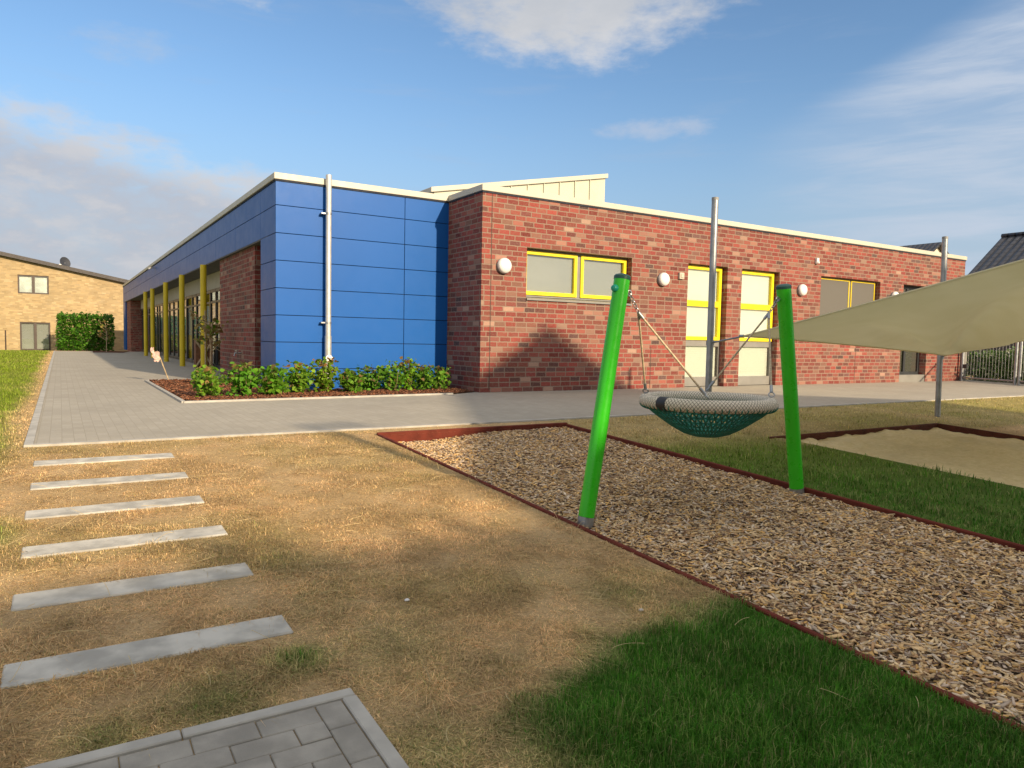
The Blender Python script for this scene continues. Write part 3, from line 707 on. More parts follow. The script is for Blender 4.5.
# ------------------------------------------------------------------ nest swing
t = thing('nest_swing', 'nest swing with two leaning bright green posts and a round rope basket', 'swing', (4.15, 3.85, gz(4, 3.85)))
posts = (((2.995, 3.83, gz(0, 3.83)-.03), (3.262, 3.83, 1.475), .0545, 1), ((5.30, 3.878, gz(0, 3.87)-.03), (5.015, 3.878, 1.51), .058, -1))
for p, q, r, sgn in posts:
    p, q = Vector(p), Vector(q); d = (q-p).normalized()
    fs = .068 if sgn > 0 else .045
    b = MB(); b.tube([p+d*fs, q], r, 36); po = b.build('post', M['green'], t, smooth=True)
    b = MB(); b.tube([p, p+d*(fs-.001)], r*1.02, 36); b.build('foot_sleeve', M['steel'], po, smooth=True)
    b = MB(); b.lathe(q, d, [(r*1.05, -.012), (r*1.06, .008), (r*.9, .018), (r*.5, .026), (r*.1, .027)], 36); b.build('cap', M['cap'], po, smooth=True)
    s = q-d*.075; out = Vector((-sgn, 0, 0)); fr = Vector((-.96*sgn, -.15*sgn, 0)).normalized()
    b = MB(); b.lathe(s+fr*(r*.8), fr, [(.024, 0), (.026, .02), (.02, .034), (.008, .04)], 16); b.build('bolt_cover', M['teal'], po, smooth=True)
    h = q-d*.1+Vector((sgn*(r+.0), 0, 0)); e = h+Vector((sgn*.028, 0, -.002))
    b = MB(); b.torus(e, (1, 0, 0), (0, 0, 1), .018, .006, 16, 8); b.tube([h-Vector((sgn*.02, 0, 0)), h+Vector((sgn*.014, 0, 0))], .009, 10); b.build('eye_bolt', M['steel'], po, smooth=True)
    sl_ = Vector((3.432, 3.845, 1.245)) if sgn > 0 else Vector((4.82, 3.858, 1.29))
    b = MB(); n = 5; dirn = (sl_-e); L = dirn.length; dirn.normalize(); side = dirn.cross(Vector((0, 1, 0))).normalized()
    for i in range(n):
        c = e+dirn*(L*(i+.6)/(n+.4)); B = side if i % 2 else Vector((0, 1, 0))
        vs = [c+dirn*(.018*math.cos(a))+B*(.0115*math.sin(a)) for a in np.linspace(0, 2*math.pi, 15)]
        b.tube(vs, .0036, 6, caps=False)
    b.build('chain', M['steel'], t, smooth=True)
    for ys in (1, -1):
        k = .46*.7071; a2 = Vector((4.15-sgn*k, 3.85+ys*k, .645)); dd = (a2-sl_).normalized()
        b = MB(); b.tube([sl_, a2-dd*.05], .0075, 10); rp = b.build('rope', M['rope'], t, smooth=True)
        b = MB(); b.tube([sl_, sl_+dd*.055], .0115, 12); b.build('ferrule', M['steel'], rp, smooth=True)
        b = MB(); b.tube([a2-dd*.11, a2-dd*.05], .0115, 12); b.build('ferrule', M['steel'], rp, smooth=True)
        b = MB(); b.torus(a2-dd*.03, dd, dd.cross(Vector((0, 0, 1))).normalized(), .02, .005, 18, 8); b.build('shackle', M['steel'], rp, smooth=True)
CZ = .6; RM, rm = .463, .047
def ring():
    n, m = 160, 18; V = []; F = []; UV = []
    for i in range(n):
        a = 2*math.pi*i/n
        for j in range(m):
            tt = 2*math.pi*j/m; rr = rm*(1+.035*math.sin(a*60+tt*3)); V.append((4.15+math.cos(a)*(RM+rr*math.cos(tt)), 3.85+math.sin(a)*(RM+rr*math.cos(tt)), CZ+rr*math.sin(tt)))
    for i in range(n):
        for j in range(m):
            F.append((i*m+j, ((i+1) % n)*m+j, ((i+1) % n)*m+(j+1) % m, i*m+(j+1) % m)); UV += [(i/n, j/m), ((i+1)/n, j/m), ((i+1)/n, (j+1)/m), (i/n, (j+1)/m)]
    o = raw('ring', np.array(V), np.array(F), M['ring'], parent=t, smooth=True)
    u = o.data.uv_layers.new(name='UVMap'); u.data.foreach_set('uv', np.array(UV, dtype=np.float32).ravel())
    b = MB(); a0 = R(183); pts = [(4.15+math.cos(a0+x)*RM, 3.85+math.sin(a0+x)*RM, CZ) for x in np.linspace(-.085, .085, 6)]; b.tube(pts, rm*1.06, 24); b.build('strap', M['black'], o, smooth=True)
    return o
ro = ring()
def net():
    b = MB(); prof = [(RM-.01, CZ-.045), (.40, CZ-.09), (.33, CZ-.14), (.255, CZ-.19), (.17, CZ-.235), (.10, CZ-.255), (.03, CZ-.258)]
    def pt(k, tt):
        x = k*(len(prof)-1); i = min(int(x), len(prof)-2); fr = x-i; r = prof[i][0]*(1-fr)+prof[i+1][0]*fr; z = prof[i][1]*(1-fr)+prof[i+1][1]*fr
        return (4.15+r*math.cos(tt), 3.85+r*math.sin(tt), z)
    N = 60
    for i in range(N):
        for sg in (1, -1):
            b.tube([pt(k, 2*math.pi*i/N+sg*k*.35) for k in np.linspace(0, .84, 10)], .0062, 5)
    for k in (.0, .16, .3, .42, .54, .66, .76, .84): b.tube([pt(k, tt) for tt in np.linspace(0, 2*math.pi, 49)], .0065, 5, caps=False)
    for i in range(8): b.tube([pt(.84, 2*math.pi*i/8), pt(1., 2*math.pi*i/8)], .006, 5)
    b.build('net', M['netcord'], t, smooth=True)
    b = MB()
    for i in range(66):
        a = 2*math.pi*i/66; A = Vector((math.cos(a), math.sin(a), 0)); b.torus((4.15+RM*math.cos(a), 3.85+RM*math.sin(a), CZ-.012), A, (0, 0, 1), rm*.88, .0045, 14, 5)
    b.build('net_lacing', M['netcord'], t, smooth=True)
net()

# ------------------------------------------------------------------ shade sail and poles
def pole(p, q, label):
    t = thing('sail_pole', label, 'pole', p, 'steel poles of the shade sail')
    b = MB(); b.tube([p, q], .042, 24); po = b.build('shaft', M['steel'], t, smooth=True)
    b = MB(); b.lathe(q, (0, 0, 1), [(.044, -.03), (.044, .006), (.02, .012)], 24); b.build('end_cap', M['lampgrey'], t)
    return t
A = Vector((7.075, 6.55, 1.05)); B = Vector((11.99, 6.205, .90))
p1 = pole((7.073, 6.551, gz(7, 6.55)-.05), (7.073, 6.551, 2.885), 'thin steel pole behind the nest swing, tied to the sail tip')
b = MB(); b.tube([(7.073, 6.551, 1.02), (7.073, 6.551, 1.08)], .05, 20); b.build('clamp', M['steel'], p1)
p2 = pole((11.985, 6.225, gz(12, 6.2)-.05), (11.92, 6.225, 2.8), 'thin steel pole behind the sandpit, half hidden by the sail')
b = MB(); b.tube([(11.975, 6.225, .87), (11.975, 6.225, .93)], .05, 20); b.build('clamp', M['steel'], p2)
def sail():
    a = Vector((7.055, 6.0, 1.14)); bb = Vector((11.93, 6.12, .93)); d = Vector((7.0, 1.3, 2.22)); c = Vector((12.0, 1.5, 1.86))
    st = thing('shade_sail', 'khaki shade sail stretched over the sandpit between steel poles', 'shade sail', (9.5, 4, 0))
    n = 60; V = []; 
    for i in range(n+1):
        u = i/n
        for j in range(n+1):
            v = j/n
            # inward curved edges
            uu, vv = u, v
            pnt = (a*(1-uu)+bb*uu)*(1-vv)+(d*(1-uu)+c*uu)*vv
            k = .32; 
            e1 = .07*4*u*(1-u)*(1-v)**3; pnt = pnt+(d-a).normalized()*e1
            e3 = k*4*u*(1-u)*v**3; pnt = pnt-(d-a).normalized()*e3
            e2 = .10*4*v*(1-v)*(1-u)**3; pnt = pnt+(bb-a).normalized()*e2
            e4 = .30*4*v*(1-v)*u**3; pnt = pnt-(bb-a).normalized()*e4
            # slack folds fanning out from the low corner
            dx, dv = (1-u), v; ang = math.atan2(dv, dx+1e-6); rr = math.hypot(dx, dv)
            fold = math.exp(-((ang-.62)/.085)**2)*.13-math.exp(-((ang-.80)/.08)**2)*.12+math.exp(-((ang-1.02)/.1)**2)*.09-math.exp(-((ang-.42)/.09)**2)*.10+math.exp(-((ang-.24)/.08)**2)*.06
            sag = -.07*math.sin(math.pi*u)*math.sin(math.pi*v)
            pnt = pnt+Vector((0, 0, 2.1*fold*min(1, rr*2.2)*max(0, 1-rr*.55)*float(sst(u, .02, .4))*float(sst(v, .0, .12))+sag))
            V.append(tuple(pnt))
    F = [(i*(n+1)+j, (i+1)*(n+1)+j, (i+1)*(n+1)+j+1, i*(n+1)+j+1) for i in range(n) for j in range(n)]
    o = raw('cloth', np.array(V), np.array(F), M['sail'], parent=st, smooth=True)
    sm = o.modifiers.new('thickness', 'SOLIDIFY'); sm.thickness = .003
    idx = lambda i, j: V[i*(n+1)+j]
    hb = MB(); hb.tube([idx(i, 0) for i in range(n+1)], .010, 8); hb.tube([idx(i, n) for i in range(n+1)], .01, 8); hb.tube([idx(0, j) for j in range(n+1)], .012, 8); hb.tube([idx(n, j) for j in range(n+1)], .01, 8)
    hb.build('hem', M['sail'], st, smooth=True)
    b = MB(); b.tube([A, a], .012, 8); b.tube([a+Vector((-.0, .06, 0)), a], .02, 8); b.build('tie_rope', M['steel'], st)
    b = MB(); b.tube([B+Vector((-.02, .02, 0)), bb], .01, 8); b.build('tie_rope', M['steel'], st)
    for e in (d, c):
        pass
    return d, c
sd_, sc_ = sail()
for e, l, dx in ((sd_, 'thin steel pole holding the high sail corner right beside the camera view', -.0), (sc_, 'thin steel pole holding the far right sail corner', .1)):
    pole((e.x+dx, e.y-.15, gz(0, e.y)-.05), (e.x+dx, e.y-.15, e.z+.5), l)

# ------------------------------------------------------------------ yellow brick house far left
def house_left():
    Y = 58.; t = thing('yellow_brick_house', 'yellow brick house with sloping dark roof behind the lawn', 'house', (0, Y, -.27))
    zr = lambda x: 5.88-(x+3.235)*.192
    x0, x1 = -13., 4.6
    b = MB(); U = (-2.32, -.59, 3.5, 4.73); Dn = (-2.25, -.55, -.25, 1.62)
    # gable wall with openings
    xs = sorted([x0, x1, U[0], U[1], Dn[0], Dn[1], -5.]); zs = [-.4, Dn[3], U[2], U[3]]
    for i in range(len(xs)-1):
        cx = (xs[i]+xs[i+1])/2
        for z0, z1 in ((-.4, Dn[3]), (Dn[3], U[2]), (U[2], U[3] if xs[i+1] <= -.5 else 4.1)):
            if (Dn[0] < cx < Dn[1] and z1 <= Dn[3]+.001) or (U[0] < cx < U[1] and z0 >= U[2]): continue
            b.add([(xs[i], Y, z0), (xs[i+1], Y, z0), (xs[i+1], Y, z1), (xs[i], Y, z1)], [(0, 1, 2, 3)])
        zt = U[3] if xs[i+1] <= -.5 else 4.1
        b.add([(xs[i], Y, zt), (xs[i+1], Y, zt), (xs[i+1], Y, zr(xs[i+1])), (xs[i], Y, zr(xs[i]))], [(0, 1, 2, 3)])
    b.add([(x1, Y, -.4), (x1, Y+9, -.4), (x1, Y+9, zr(x1)), (x1, Y, zr(x1))], [(0, 1, 2, 3)])
    b.add([(x0, Y, -.4), (x0, Y+9, -.4), (x0, Y+9, zr(x0)), (x0, Y, zr(x0))], [(0, 1, 2, 3)])
    for q in (U, Dn):
        for x in (q[0], q[1]): b.add([(x, Y, q[2]), (x, Y, q[3]), (x, Y+.2, q[3]), (x, Y+.2, q[2])], [(0, 1, 2, 3)])
        b.add([(q[0], Y, q[3]), (q[1], Y, q[3]), (q[1], Y+.2, q[3]), (q[0], Y+.2, q[3])], [(0, 1, 2, 3)])
    b.build('wall', M['yellow_brick'], t)
    b = MB(); c = [(x0-.3, zr(x0-.3)+.02), (x1+.5, zr(x1+.5)+.02), (x1+.5, zr(x1+.5)+.27), (x0-.3, zr(x0-.3)+.27)]
    b.hexa([(x, Y-.35, z) for x, z in c], [(x, Y+9.3, z) for x, z in c]); b.build('roof', M['roofedge'], t)
    for nm, q, bl_ in (('window', U, 'curtain'), ('glazed_door', Dn, 'curtain')):
        fr = MB(); rect(fr, q[0], q[1], q[2], q[3], Y+.06, Y+.16, .09); fr.box((q[0]+q[1])/2-.08, (q[0]+q[1])/2+.08, Y+.055, Y+.16, q[2]+.09, q[3]-.09)
        fo = fr.build(nm, M['brown_frame'], t)
        for u, v in ((q[0]+.09, (q[0]+q[1])/2-.08), ((q[0]+q[1])/2+.08, q[1]-.09)):
            p = MB(); p.box(u, v, Y+.1, Y+.11, q[2]+.09, q[3]-.09); p.build('pane', M['glass'], fo)
            p = MB(); p.box(u, v, Y+.17, Y+.18, q[2]+.09, q[3]-.09); p.build('curtain', M['curtain' if nm == 'window' else 'grey_blind'], fo)
    d = thing('satellite_dish', 'dark satellite dish on the roof of the yellow brick house', 'satellite dish', (.2, Y, 5.3))
    b = MB(); b.lathe((.35, Y+.3, 5.72), (.55, -.75, .2), [(.04, -.08), (.22, -.04), (.38, .03), (.385, .045), (.2, .0), (.03, -.03)], 24); b.build('reflector', M['dish'], d, smooth=True)
    b = MB(); b.tube([(.35, Y+.35, 5.25), (.35, Y+.35, 5.72)], .03, 8); b.build('mast', M['steel'], d)
    b = MB(); b.tube([(.35, Y+.3, 5.5), (.1, Y-.25, 5.45)], .015, 6); b.box(.02, .14, Y-.32, Y-.2, 5.4, 5.55); b.build('receiver_arm', M['pipe'], d)
house_left()
# ------------------------------------------------------------------ foliage
def leaves(name, P, size, pal, m, parent=None, up=.4, direct=False):
    n = len(P); nrm = RNG.normal(size=(n, 3)); nrm[:, 2] = np.abs(nrm[:, 2])+up; nrm /= np.linalg.norm(nrm, axis=1)[:, None]
    d = RNG.normal(size=(n, 3)); d -= nrm*(d*nrm).sum(1)[:, None]; d /= np.linalg.norm(d, axis=1)[:, None]; s = np.cross(nrm, d)
    L = (size*RNG.uniform(.6, 1.3, n))[:, None]
    V = np.stack([P, P+d*L*.35+s*L*.48-nrm*L*.08, P+d*L, P+d*L*.35-s*L*.48-nrm*L*.08], 1)
    V = np.stack([P, P+d*L*.25+s*L*.45-nrm*L*.05, P+d*L*.62+s*L*.3+nrm*L*.04, P+d*L-nrm*L*.12, P+d*L*.62-s*L*.3+nrm*L*.04, P+d*L*.25-s*L*.45-nrm*L*.05], 1).reshape(-1, 3)
    b = (np.arange(n)*6)[:, None]; F = np.concatenate([b+np.array((0, 1, 2, 3)), b+np.array((0, 3, 4, 5))])
    pal = np.array(pal); c = (pal if direct else pal[RNG.integers(0, len(pal), n)])*RNG.uniform(.75, 1.25, (n, 1))
    return raw(name, V, F, m, np.repeat(c, 6, 0), parent)
GREENS = [(.12, .29, .018), (.15, .34, .025), (.085, .22, .014), (.20, .35, .03), (.13, .26, .022)]
DRYL = [(.24, .16, .05), (.2, .12, .04), (.28, .22, .06), (.16, .22, .03)]
def shrub(x, y, w, h, dry, label, group='bushes in the bed by the blue wall'):
    t = thing('shrub', label, 'shrub', (x, y, .02), group)
    P = []; b = MB(); ns = 9
    for i in range(ns):
        a = 2*math.pi*i/ns+random.uniform(-.3, .3); rr = w*random.uniform(.15, .75)
        tip = Vector((x+math.cos(a)*rr, y+math.sin(a)*rr*.8, .02+h*random.uniform(.55, 1.0))); base = Vector((x+random.uniform(-.05, .05), y+random.uniform(-.05, .05), .0))
        mid = base.lerp(tip, .5)+Vector((math.cos(a), math.sin(a), 0))*.05
        b.tube([base, mid, tip], [.007, .005, .003], 5)
        for k in range(46):
            u = random.uniform(.22, 1.05); q = base.lerp(tip, u)+Vector((random.gauss(0, .07), random.gauss(0, .07), random.gauss(0, .055)))
            if q.z > .03: P.append(tuple(q))
    b.build('stems', M['stem'], t)
    T = []
    for i in range(int(26*dry)):
        a = random.uniform(0, 6.28); rr = w*random.uniform(0, .7); T.append((x+math.cos(a)*rr, y+math.sin(a)*rr*.8, .02+h*random.uniform(.85, 1.12)))
    pal = np.array(GREENS*4+DRYL[:1]); dp = np.array(DRYL)
    cc = np.concatenate([pal[RNG.integers(0, len(pal), len(P))], dp[RNG.integers(0, 4, len(T))]])
    tint = np.array([random.uniform(.75, 1.35), random.uniform(.85, 1.1), random.uniform(.8, 1.2)])
    leaves('foliage', np.array(P+T), random.uniform(.07, .1), cc*tint, M['leaf'], t, direct=True)
sh = [(2.0, 12.45, .34, .44, .4, 'leafy green shrub at the left end of the row, nearest the kerb'), (2.55, 12.5, .32, .5, 1.3, 'leafy shrub second from the left end, with brownish top shoots'),
      (3.05, 12.55, .32, .46, .6, 'leafy green shrub third from the left end of the row'), (3.55, 12.85, .33, .5, .9, 'bushy green shrub in front of the blue corner'),
      (4.05, 12.9, .33, .55, 1., 'leafy shrub just left of the downpipe'), (4.5, 12.75, .27, .36, .3, 'small low green shrub just right of the downpipe'),
      (5.0, 13.1, .27, .42, 1.2, 'sparse shrub with yellowish leaves under the middle blue panels'), (5.4, 12.95, .3, .5, .8, 'upright green shrub left of the blue panel joint'),
      (5.72, 12.95, .28, .55, 1.6, 'tall shrub with brown shoots at the blue panel joint'), (6.05, 12.95, .27, .45, 1.4, 'shrub second from the brick corner, with yellow leaves'),
      (6.38, 12.95, .24, .42, .8, 'shrub at the right end, touching the brick corner')]
for s in sh: shrub(*s)
shrub(2.45, 15.6, .26, .32, 1.6, 'small yellowish shrub at the back of the bed near the sapling')
n = 5200; x = RNG.uniform(1.56, 6.9, n*3); y = RNG.uniform(11.7, 17.3, n*3); kp = inpoly(x, y, [(1.6, 17.25), (1.6, 11.78), (6.2, 12.07), (6.85, 12.45), (6.85, 13.6), (3.33, 13.6), (3.33, 17.25)]); x, y = x[kp], y[kp]; n = len(x)
chips('bark_mulch', x, y, .022+RNG.uniform(0, .02, n), RNG.uniform(.03, .085, n), RNG.uniform(.012, .032, n), RNG.uniform(.004, .01, n), [(.16, .06, .03), (.22, .085, .04), (.11, .045, .025), (.28, .13, .07), (.07, .035, .02)], .6)
def sapling(x, y, h, label, seed):
    random.seed(seed); t = thing('sapling', label, 'young tree', (x, y, 0), 'thin saplings by the porch columns')
    b = MB(); b.tube([(x, y, 0), (x+.02, y, h*.5), (x-.02, y, h)], [.026, .02, .01], 8)
    P = []
    for i in range(17):
        z = h*random.uniform(.4, .95); a = random.uniform(0, 6.28); L = random.uniform(.22, .5); e = Vector((x+math.cos(a)*L, y+math.sin(a)*L, z+L*.7))
        b.tube([(x, y, z), ((x+e.x)/2, (y+e.y)/2, z+L*.28), e], [.008, .006, .003], 5)
        for k in range(9): u = random.uniform(.35, 1.05); P.append((x+(e.x-x)*u+random.gauss(0, .03), y+(e.y-y)*u+random.gauss(0, .03), z+(e.z-z)*u+random.gauss(0, .03)))
    b.build('trunk', M['stakewood'], t, smooth=True)
    leaves('crown', np.array(P), .10, DRYL*2+[(.34, .25, .12), (.3, .2, .1)]+GREENS[:1], M['leaf'], t)
sapling(3.0, 18.3, 1.35, 'thin bare sapling left of the nearest yellow column', 3)
sapling(3.62, 20.2, 1.25, 'thin bare sapling in front of the wooden trellis by the pier', 5)
for x, y, h, l in ((3.2, 20.2, 1.65, 'tall pale support stake against the nearest yellow column'), (3.05, 18.36, 1.3, 'short pale support stake beside the left sapling')):
    b = MB(); b.tube([(x, y, 0), (x, y, h)], .02, 8); tag(b.build('plant_stake', M['stakewood']), l, 'stake', 'stakes for the saplings')
t = thing('wooden_trellis', 'brown wooden crate with crossed planks beside the brick pier', 'trellis', (3.75, 23.8, 0))
b = MB(); b.box(3.5, 3.98, 23.8, 24.2, 0, .85); b.build('box_panel', M['planks'], t)
for sg in (1, -1):
    b = MB(); x0, x1 = (3.5, 3.98) if sg > 0 else (3.98, 3.5); b.tube([(x0, 23.77, .04), (x1, 23.77, .84)], .035, 6); b.build('cross_plank', M['stakewood'], t)
t = thing('garden_ornament', 'pale pink wind spinner on a tilted stick in the bed corner', 'ornament', (1.99, 17.2, 0))
b = MB(); b.tube([(1.99, 17.2, 0), (1.82, 17.2, .5), (1.76, 17.2, .66)], .012, 6); b.build('stick', M['stakewood'], t)
random.seed(2); b = MB()
for (cx, cz, w, h, a) in ((1.62, .72, .07, .13, .9), (1.70, .60, .11, .17, .5), (1.77, .50, .08, .12, 1.2), (1.70, .48, .06, .09, -.4), (1.78, .62, .06, .1, .2)):
    n = 11; ring_ = [(cx+math.cos(k*2*math.pi/n+a)*w*random.uniform(.5, .95), 17.15, cz+math.sin(k*2*math.pi/n+a)*h*random.uniform(.5, .95)*.8) for k in range(n)]
    y_ = random.uniform(-.02, .02); b.add([(x, y+y_, z) for x, y, z in ring_]+[(x, y+y_+.012, z) for x, y, z in ring_], [tuple(range(n)), tuple(range(2*n-1, n-1, -1))]+[(k, (k+1) % n, n+(k+1) % n, n+k) for k in range(n)])
b.v = [(1.72+(x-1.70)*.72, y, .56+(z-.58)*.85) for x, y, z in b.v]
b.build('petals', M['pink'], t)
# far hedge, small bed
t = thing('hedge', 'dense green clipped hedge in front of the yellow brick house', 'hedge', (1.35, 54, -.18))
n = 5200; P = np.stack([RNG.uniform(-.15, 2.95, n), RNG.uniform(53.6, 54.7, n), -.15+2.12*RNG.random(n)], 1)
P[:900, 1] = RNG.uniform(53.5, 53.7, 900); P[900:1500, 2] = 1.95+np.abs(RNG.normal(0, .13, 600)); leaves('foliage', P, .15, [(.05, .16, .012), (.07, .19, .015), (.10, .23, .02), (.035, .11, .01)], M['leaf'], t)
b = MB()
for i in range(9): x = -.0+i*.36; b.tube([(x, 54.1, -.25), (x+.05, 54.1, 1.9)], [.03, .01], 6)
b.build('stems', M['stem'], t)
b = MB(); b.add([(1.4, 42.2, .012), (2.75, 42., .012), (3.3, 45.5, .012), (1.5, 46, .012)], [(0, 1, 2, 3)]); kind(b.build('far_bed', M['mulchbase']), 'structure')
sapling(2.05, 43.5, 1.5, 'thin sapling in the far bed before the hedge', 9)
bpy.data.objects[-1] if False else None
b = MB(); b.tube([(-2.62, 50, -.15), (-2.62, 50, 1.05)], .035, 8); tag(b.build('fence_post', M['brown_frame']), 'thin dark post on the lawn before the yellow brick house', 'post')
# ------------------------------------------------------------------ fence, hedge and houses on the right
def fence():
    t = thing('metal_fence', 'grey steel bar fence with gate beside the right end of the brick wall', 'fence', (24.7, 12.2, 0))
    a, e = Vector((24.72, 12.15, 0)), Vector((22.9, 7.9, 0)); d = (e-a).normalized(); L = (e-a).length
    H = 1.5
    for k in (0, 2.05, 2.2, 4.5):
        p = a+d*k; b = MB(); b.tube([p, p+Vector((0, 0, H+.05))], .045, 8); b.build('post', M['steel'], t)
    for s0, s1 in ((.06, 2.0), (2.26, 4.45)):
        for z in (.12, H-.08): b = MB(); b.tube([a+d*s0+Vector((0, 0, z)), a+d*s1+Vector((0, 0, z))], .026, 8); b.build('rail', M['steel'], t)
        k = s0+.06
        b = MB()
        while k < s1: p = a+d*k; b.tube([p+Vector((0, 0, .12)), p+Vector((0, 0, H-.08))], .004, 6); k += .12
        b.build('bars', M['steel'], t)
    p = a+d*.16; b = MB(); b.box(p.x-.09, p.x-.03, p.y-.06, p.y+.06, .42, .55); b.build('lock', M['dark_frame'], t)
fence()
b = MB(); b.box(24.83, 25.1, 12.2, 12.5, 0, 1.9); tag(b.build('gate_pillar', M['grey_frame'], bevel=.01), 'dark grey pillar between the brick end and the fence', 'pillar')
t = thing('flowering_hedge', 'pale flowering hedge behind the steel bar fence', 'hedge', (26, 10.5, 0))
n = 5200; u = RNG.random(n); P = np.stack([25.9-u*2.0+RNG.uniform(0, .8, n), 12.6-u*5.6+RNG.uniform(-.3, .3, n), RNG.random(n)*1.15*(.8+.35*vnoise(u*9, u*0, 1.))], 1)
leaves('foliage', P, .11, [(.10, .18, .04), (.14, .22, .06), (.2, .26, .11), (.07, .13, .035)], M['leaf'], t)
leaves('blossom', P[::8]+np.array([-.12, 0, .05]), .07, [(.6, .58, .48), (.5, .5, .42)], M['leaf'], t)
def house_right():
    t = thing('dark_roofed_house', 'house with steep dark tiled roof at the right picture edge', 'house', (36, 10, 0))
    xr, yr, zr = 36., 16.3, 6.12; k = 1.87/2.8; y1 = 4.
    b = MB(); b.hexa([(31.2, yr-.3, -.2), (40.8, yr-.3, -.2), (40.8, y1+.3, -.2), (31.2, y1+.3, -.2)], [(31.2, yr-.3, 2.75), (40.8, yr-.3, 2.75), (40.8, y1+.3, 2.75), (31.2, y1+.3, 2.75)])
    b.add([(31.2, yr-.3, 2.75), (40.8, yr-.3, 2.75), (36, yr-.3, 5.9)], [(0, 1, 2)]); b.add([(31.2, y1+.3, 2.75), (40.8, y1+.3, 2.75), (36, y1+.3, 5.9)], [(0, 1, 2)])
    b.build('wall', plain('dark_render', (.09, .085, .08), .85), t)
    b = MB(); e = 5.3
    for sg in (-1, 1):
        p = [(xr, yr, zr), (xr+sg*e, yr, zr-k*e), (xr+sg*e, y1, zr-k*e), (xr, y1, zr)]
        b.hexa([(x, y, z-.14) for x, y, z in p], p)
    rf = b.build('roof', M['tiles'], t)
    b = MB(); b.tube([(xr, yr+.02, zr+.02), (xr, y1, zr+.02)], .1, 8); b.build('ridge', M['tiles'], rf)
    for y in (10.4, 7.6):
        b = MB(); rect(b, 0, 1, 0, 1, 0, 1, .05) if False else b.box(31.13, 31.19, y, y+1.1, .9, 2.2); w = b.build('window', M['white'], t)
        p = MB(); p.box(31.11, 31.129, y+.08, y+1.02, .98, 2.12); p.build('pane', M['glass_dark'], w)
    t = thing('gabled_house', 'distant house with dark roof peeping over the brick parapet', 'house', (45, 28, 0))
    xr, yr, zr = 45., 23.7, 7.43; y1 = 38.
    b = MB(); b.box(40.6, 49.4, yr+.3, y1, 0, 4.4); b.add([(40.6, yr+.3, 4.4), (49.4, yr+.3, 4.4), (45, yr+.3, 7.25)], [(0, 1, 2)]); b.build('wall', M['pale_brick'], t)
    b = MB()
    for sg in (-1, 1):
        p = [(xr, yr, zr), (xr+sg*5, yr, zr-.66*5), (xr+sg*5, y1, zr-.66*5), (xr, y1, zr)]; b.hexa([(x, y, z-.14) for x, y, z in p], p)
    b.build('roof', M['tiles'], t)
house_right()
# ------------------------------------------------------------------ the street side behind the camera (casts the evening shade, shows in the panes)
def house_back():
    t = thing('gable_house', 'brick gable house on the street side behind the playground', 'house', (12, -14, -.67))
    yf, yb = -9., -19.; xl, xr, xm, zm = 5.75, 17.3, 12.6, 9.35
    k = .6
    zl, zr_ = zm-k*(xm-xl), zm-k*(xr-xm)
    b = MB(); pr = [(xl, -1), (xr, -1), (xr, zr_), (xm, zm), (xl, zl)]
    b.add([(x, yf, z) for x, z in pr]+[(x, yb, z) for x, z in pr], [(0, 1, 2, 3, 4), (9, 8, 7, 6, 5)]+[(i, (i+1) % 5, 5+(i+1) % 5, 5+i) for i in range(5)])
    b.build('wall', M['pale_brick'], t)
    b = MB()
    for x, z in ((xl-.35, zl-k*.35), (xr+.35, zr_-k*.35)):
        p = [(xm, yf+.3, zm+.02), (x, yf+.3, z+.02), (x, yb-.3, z+.02), (xm, yb-.3, zm+.02)]; b.hexa(p, [(a, c, d+.18) for a, c, d in p])
    b.build('roof', M['roofedge'], t)
    for x in (8, 12, 15):
        for z in (.6, 3.4):
            f_ = MB(); f_.box(x-.6, x+.6, yf-.02, yf+.04, z, z+1.4); w = f_.build('window', M['white'], t); p = MB(); p.box(x-.52, x+.52, yf+.041, yf+.05, z+.08, z+1.32); p.build('pane', M['glass_dark'], w)
    t = thing('flat_roof_annex', 'pale flat roofed annex beside the gable house on the street side', 'annex', (0, -12, -.67))
    b = MB(); b.box(-9, 5.73, -16, -9.02, -1, 4.72); b.build('wall', M['pale_brick'], t)
    b = MB(); b.box(-9.1, 5.72, -16.1, -8.95, 4.722, 4.88); b.build('roof_edge', M['trim'], t)
    t = thing('street_lamp', 'tall dark street lamp on the street side', 'street lamp', (5.6, -8.5, -.67))
    b = MB(); b.tube([(5.6, -8.5, -.7), (5.6, -8.5, 6.5)], [.09, .06], 12); b.build('mast', M['dark_frame'], t)
    b = MB(); b.box(5.55, 6.3, -8.6, -8.4, 6.5, 6.58); b.build('lamp_head', M['dark_frame'], t)
house_back()
def street_tree(x, y, h, w, label, seed):
    random.seed(seed); t = thing('street_tree', label, 'tree', (x, y, -.67), 'trees along the street side')
    b = MB(); b.tube([(x, y, -.7), (x+.05, y, h*.4), (x, y, h*.8)], [.13, .1, .04], 10)
    P = []
    for i in range(16):
        a = random.uniform(0, 6.28); e = Vector((x+math.cos(a)*w*random.uniform(.3, .9), y+math.sin(a)*w*.8, h*random.uniform(.55, .93)))
        b.tube([(x, y, h*random.uniform(.3, .6)), e], [.05, .015], 6)
    for i in range(3000):
        a = random.uniform(0, 6.28); rr = w*math.sqrt(random.random()); z = random.random()
        P.append((x+math.cos(a)*rr*math.sin(math.pi*(.15+.8*z))**.6, y+math.sin(a)*rr, 1.2+(h-1.2)*z**.8+.18*random.gauss(0, 1)))
    b.build('trunk', M['stem'], t); leaves('crown', np.array(P), .24, GREENS, M['leaf'], t)
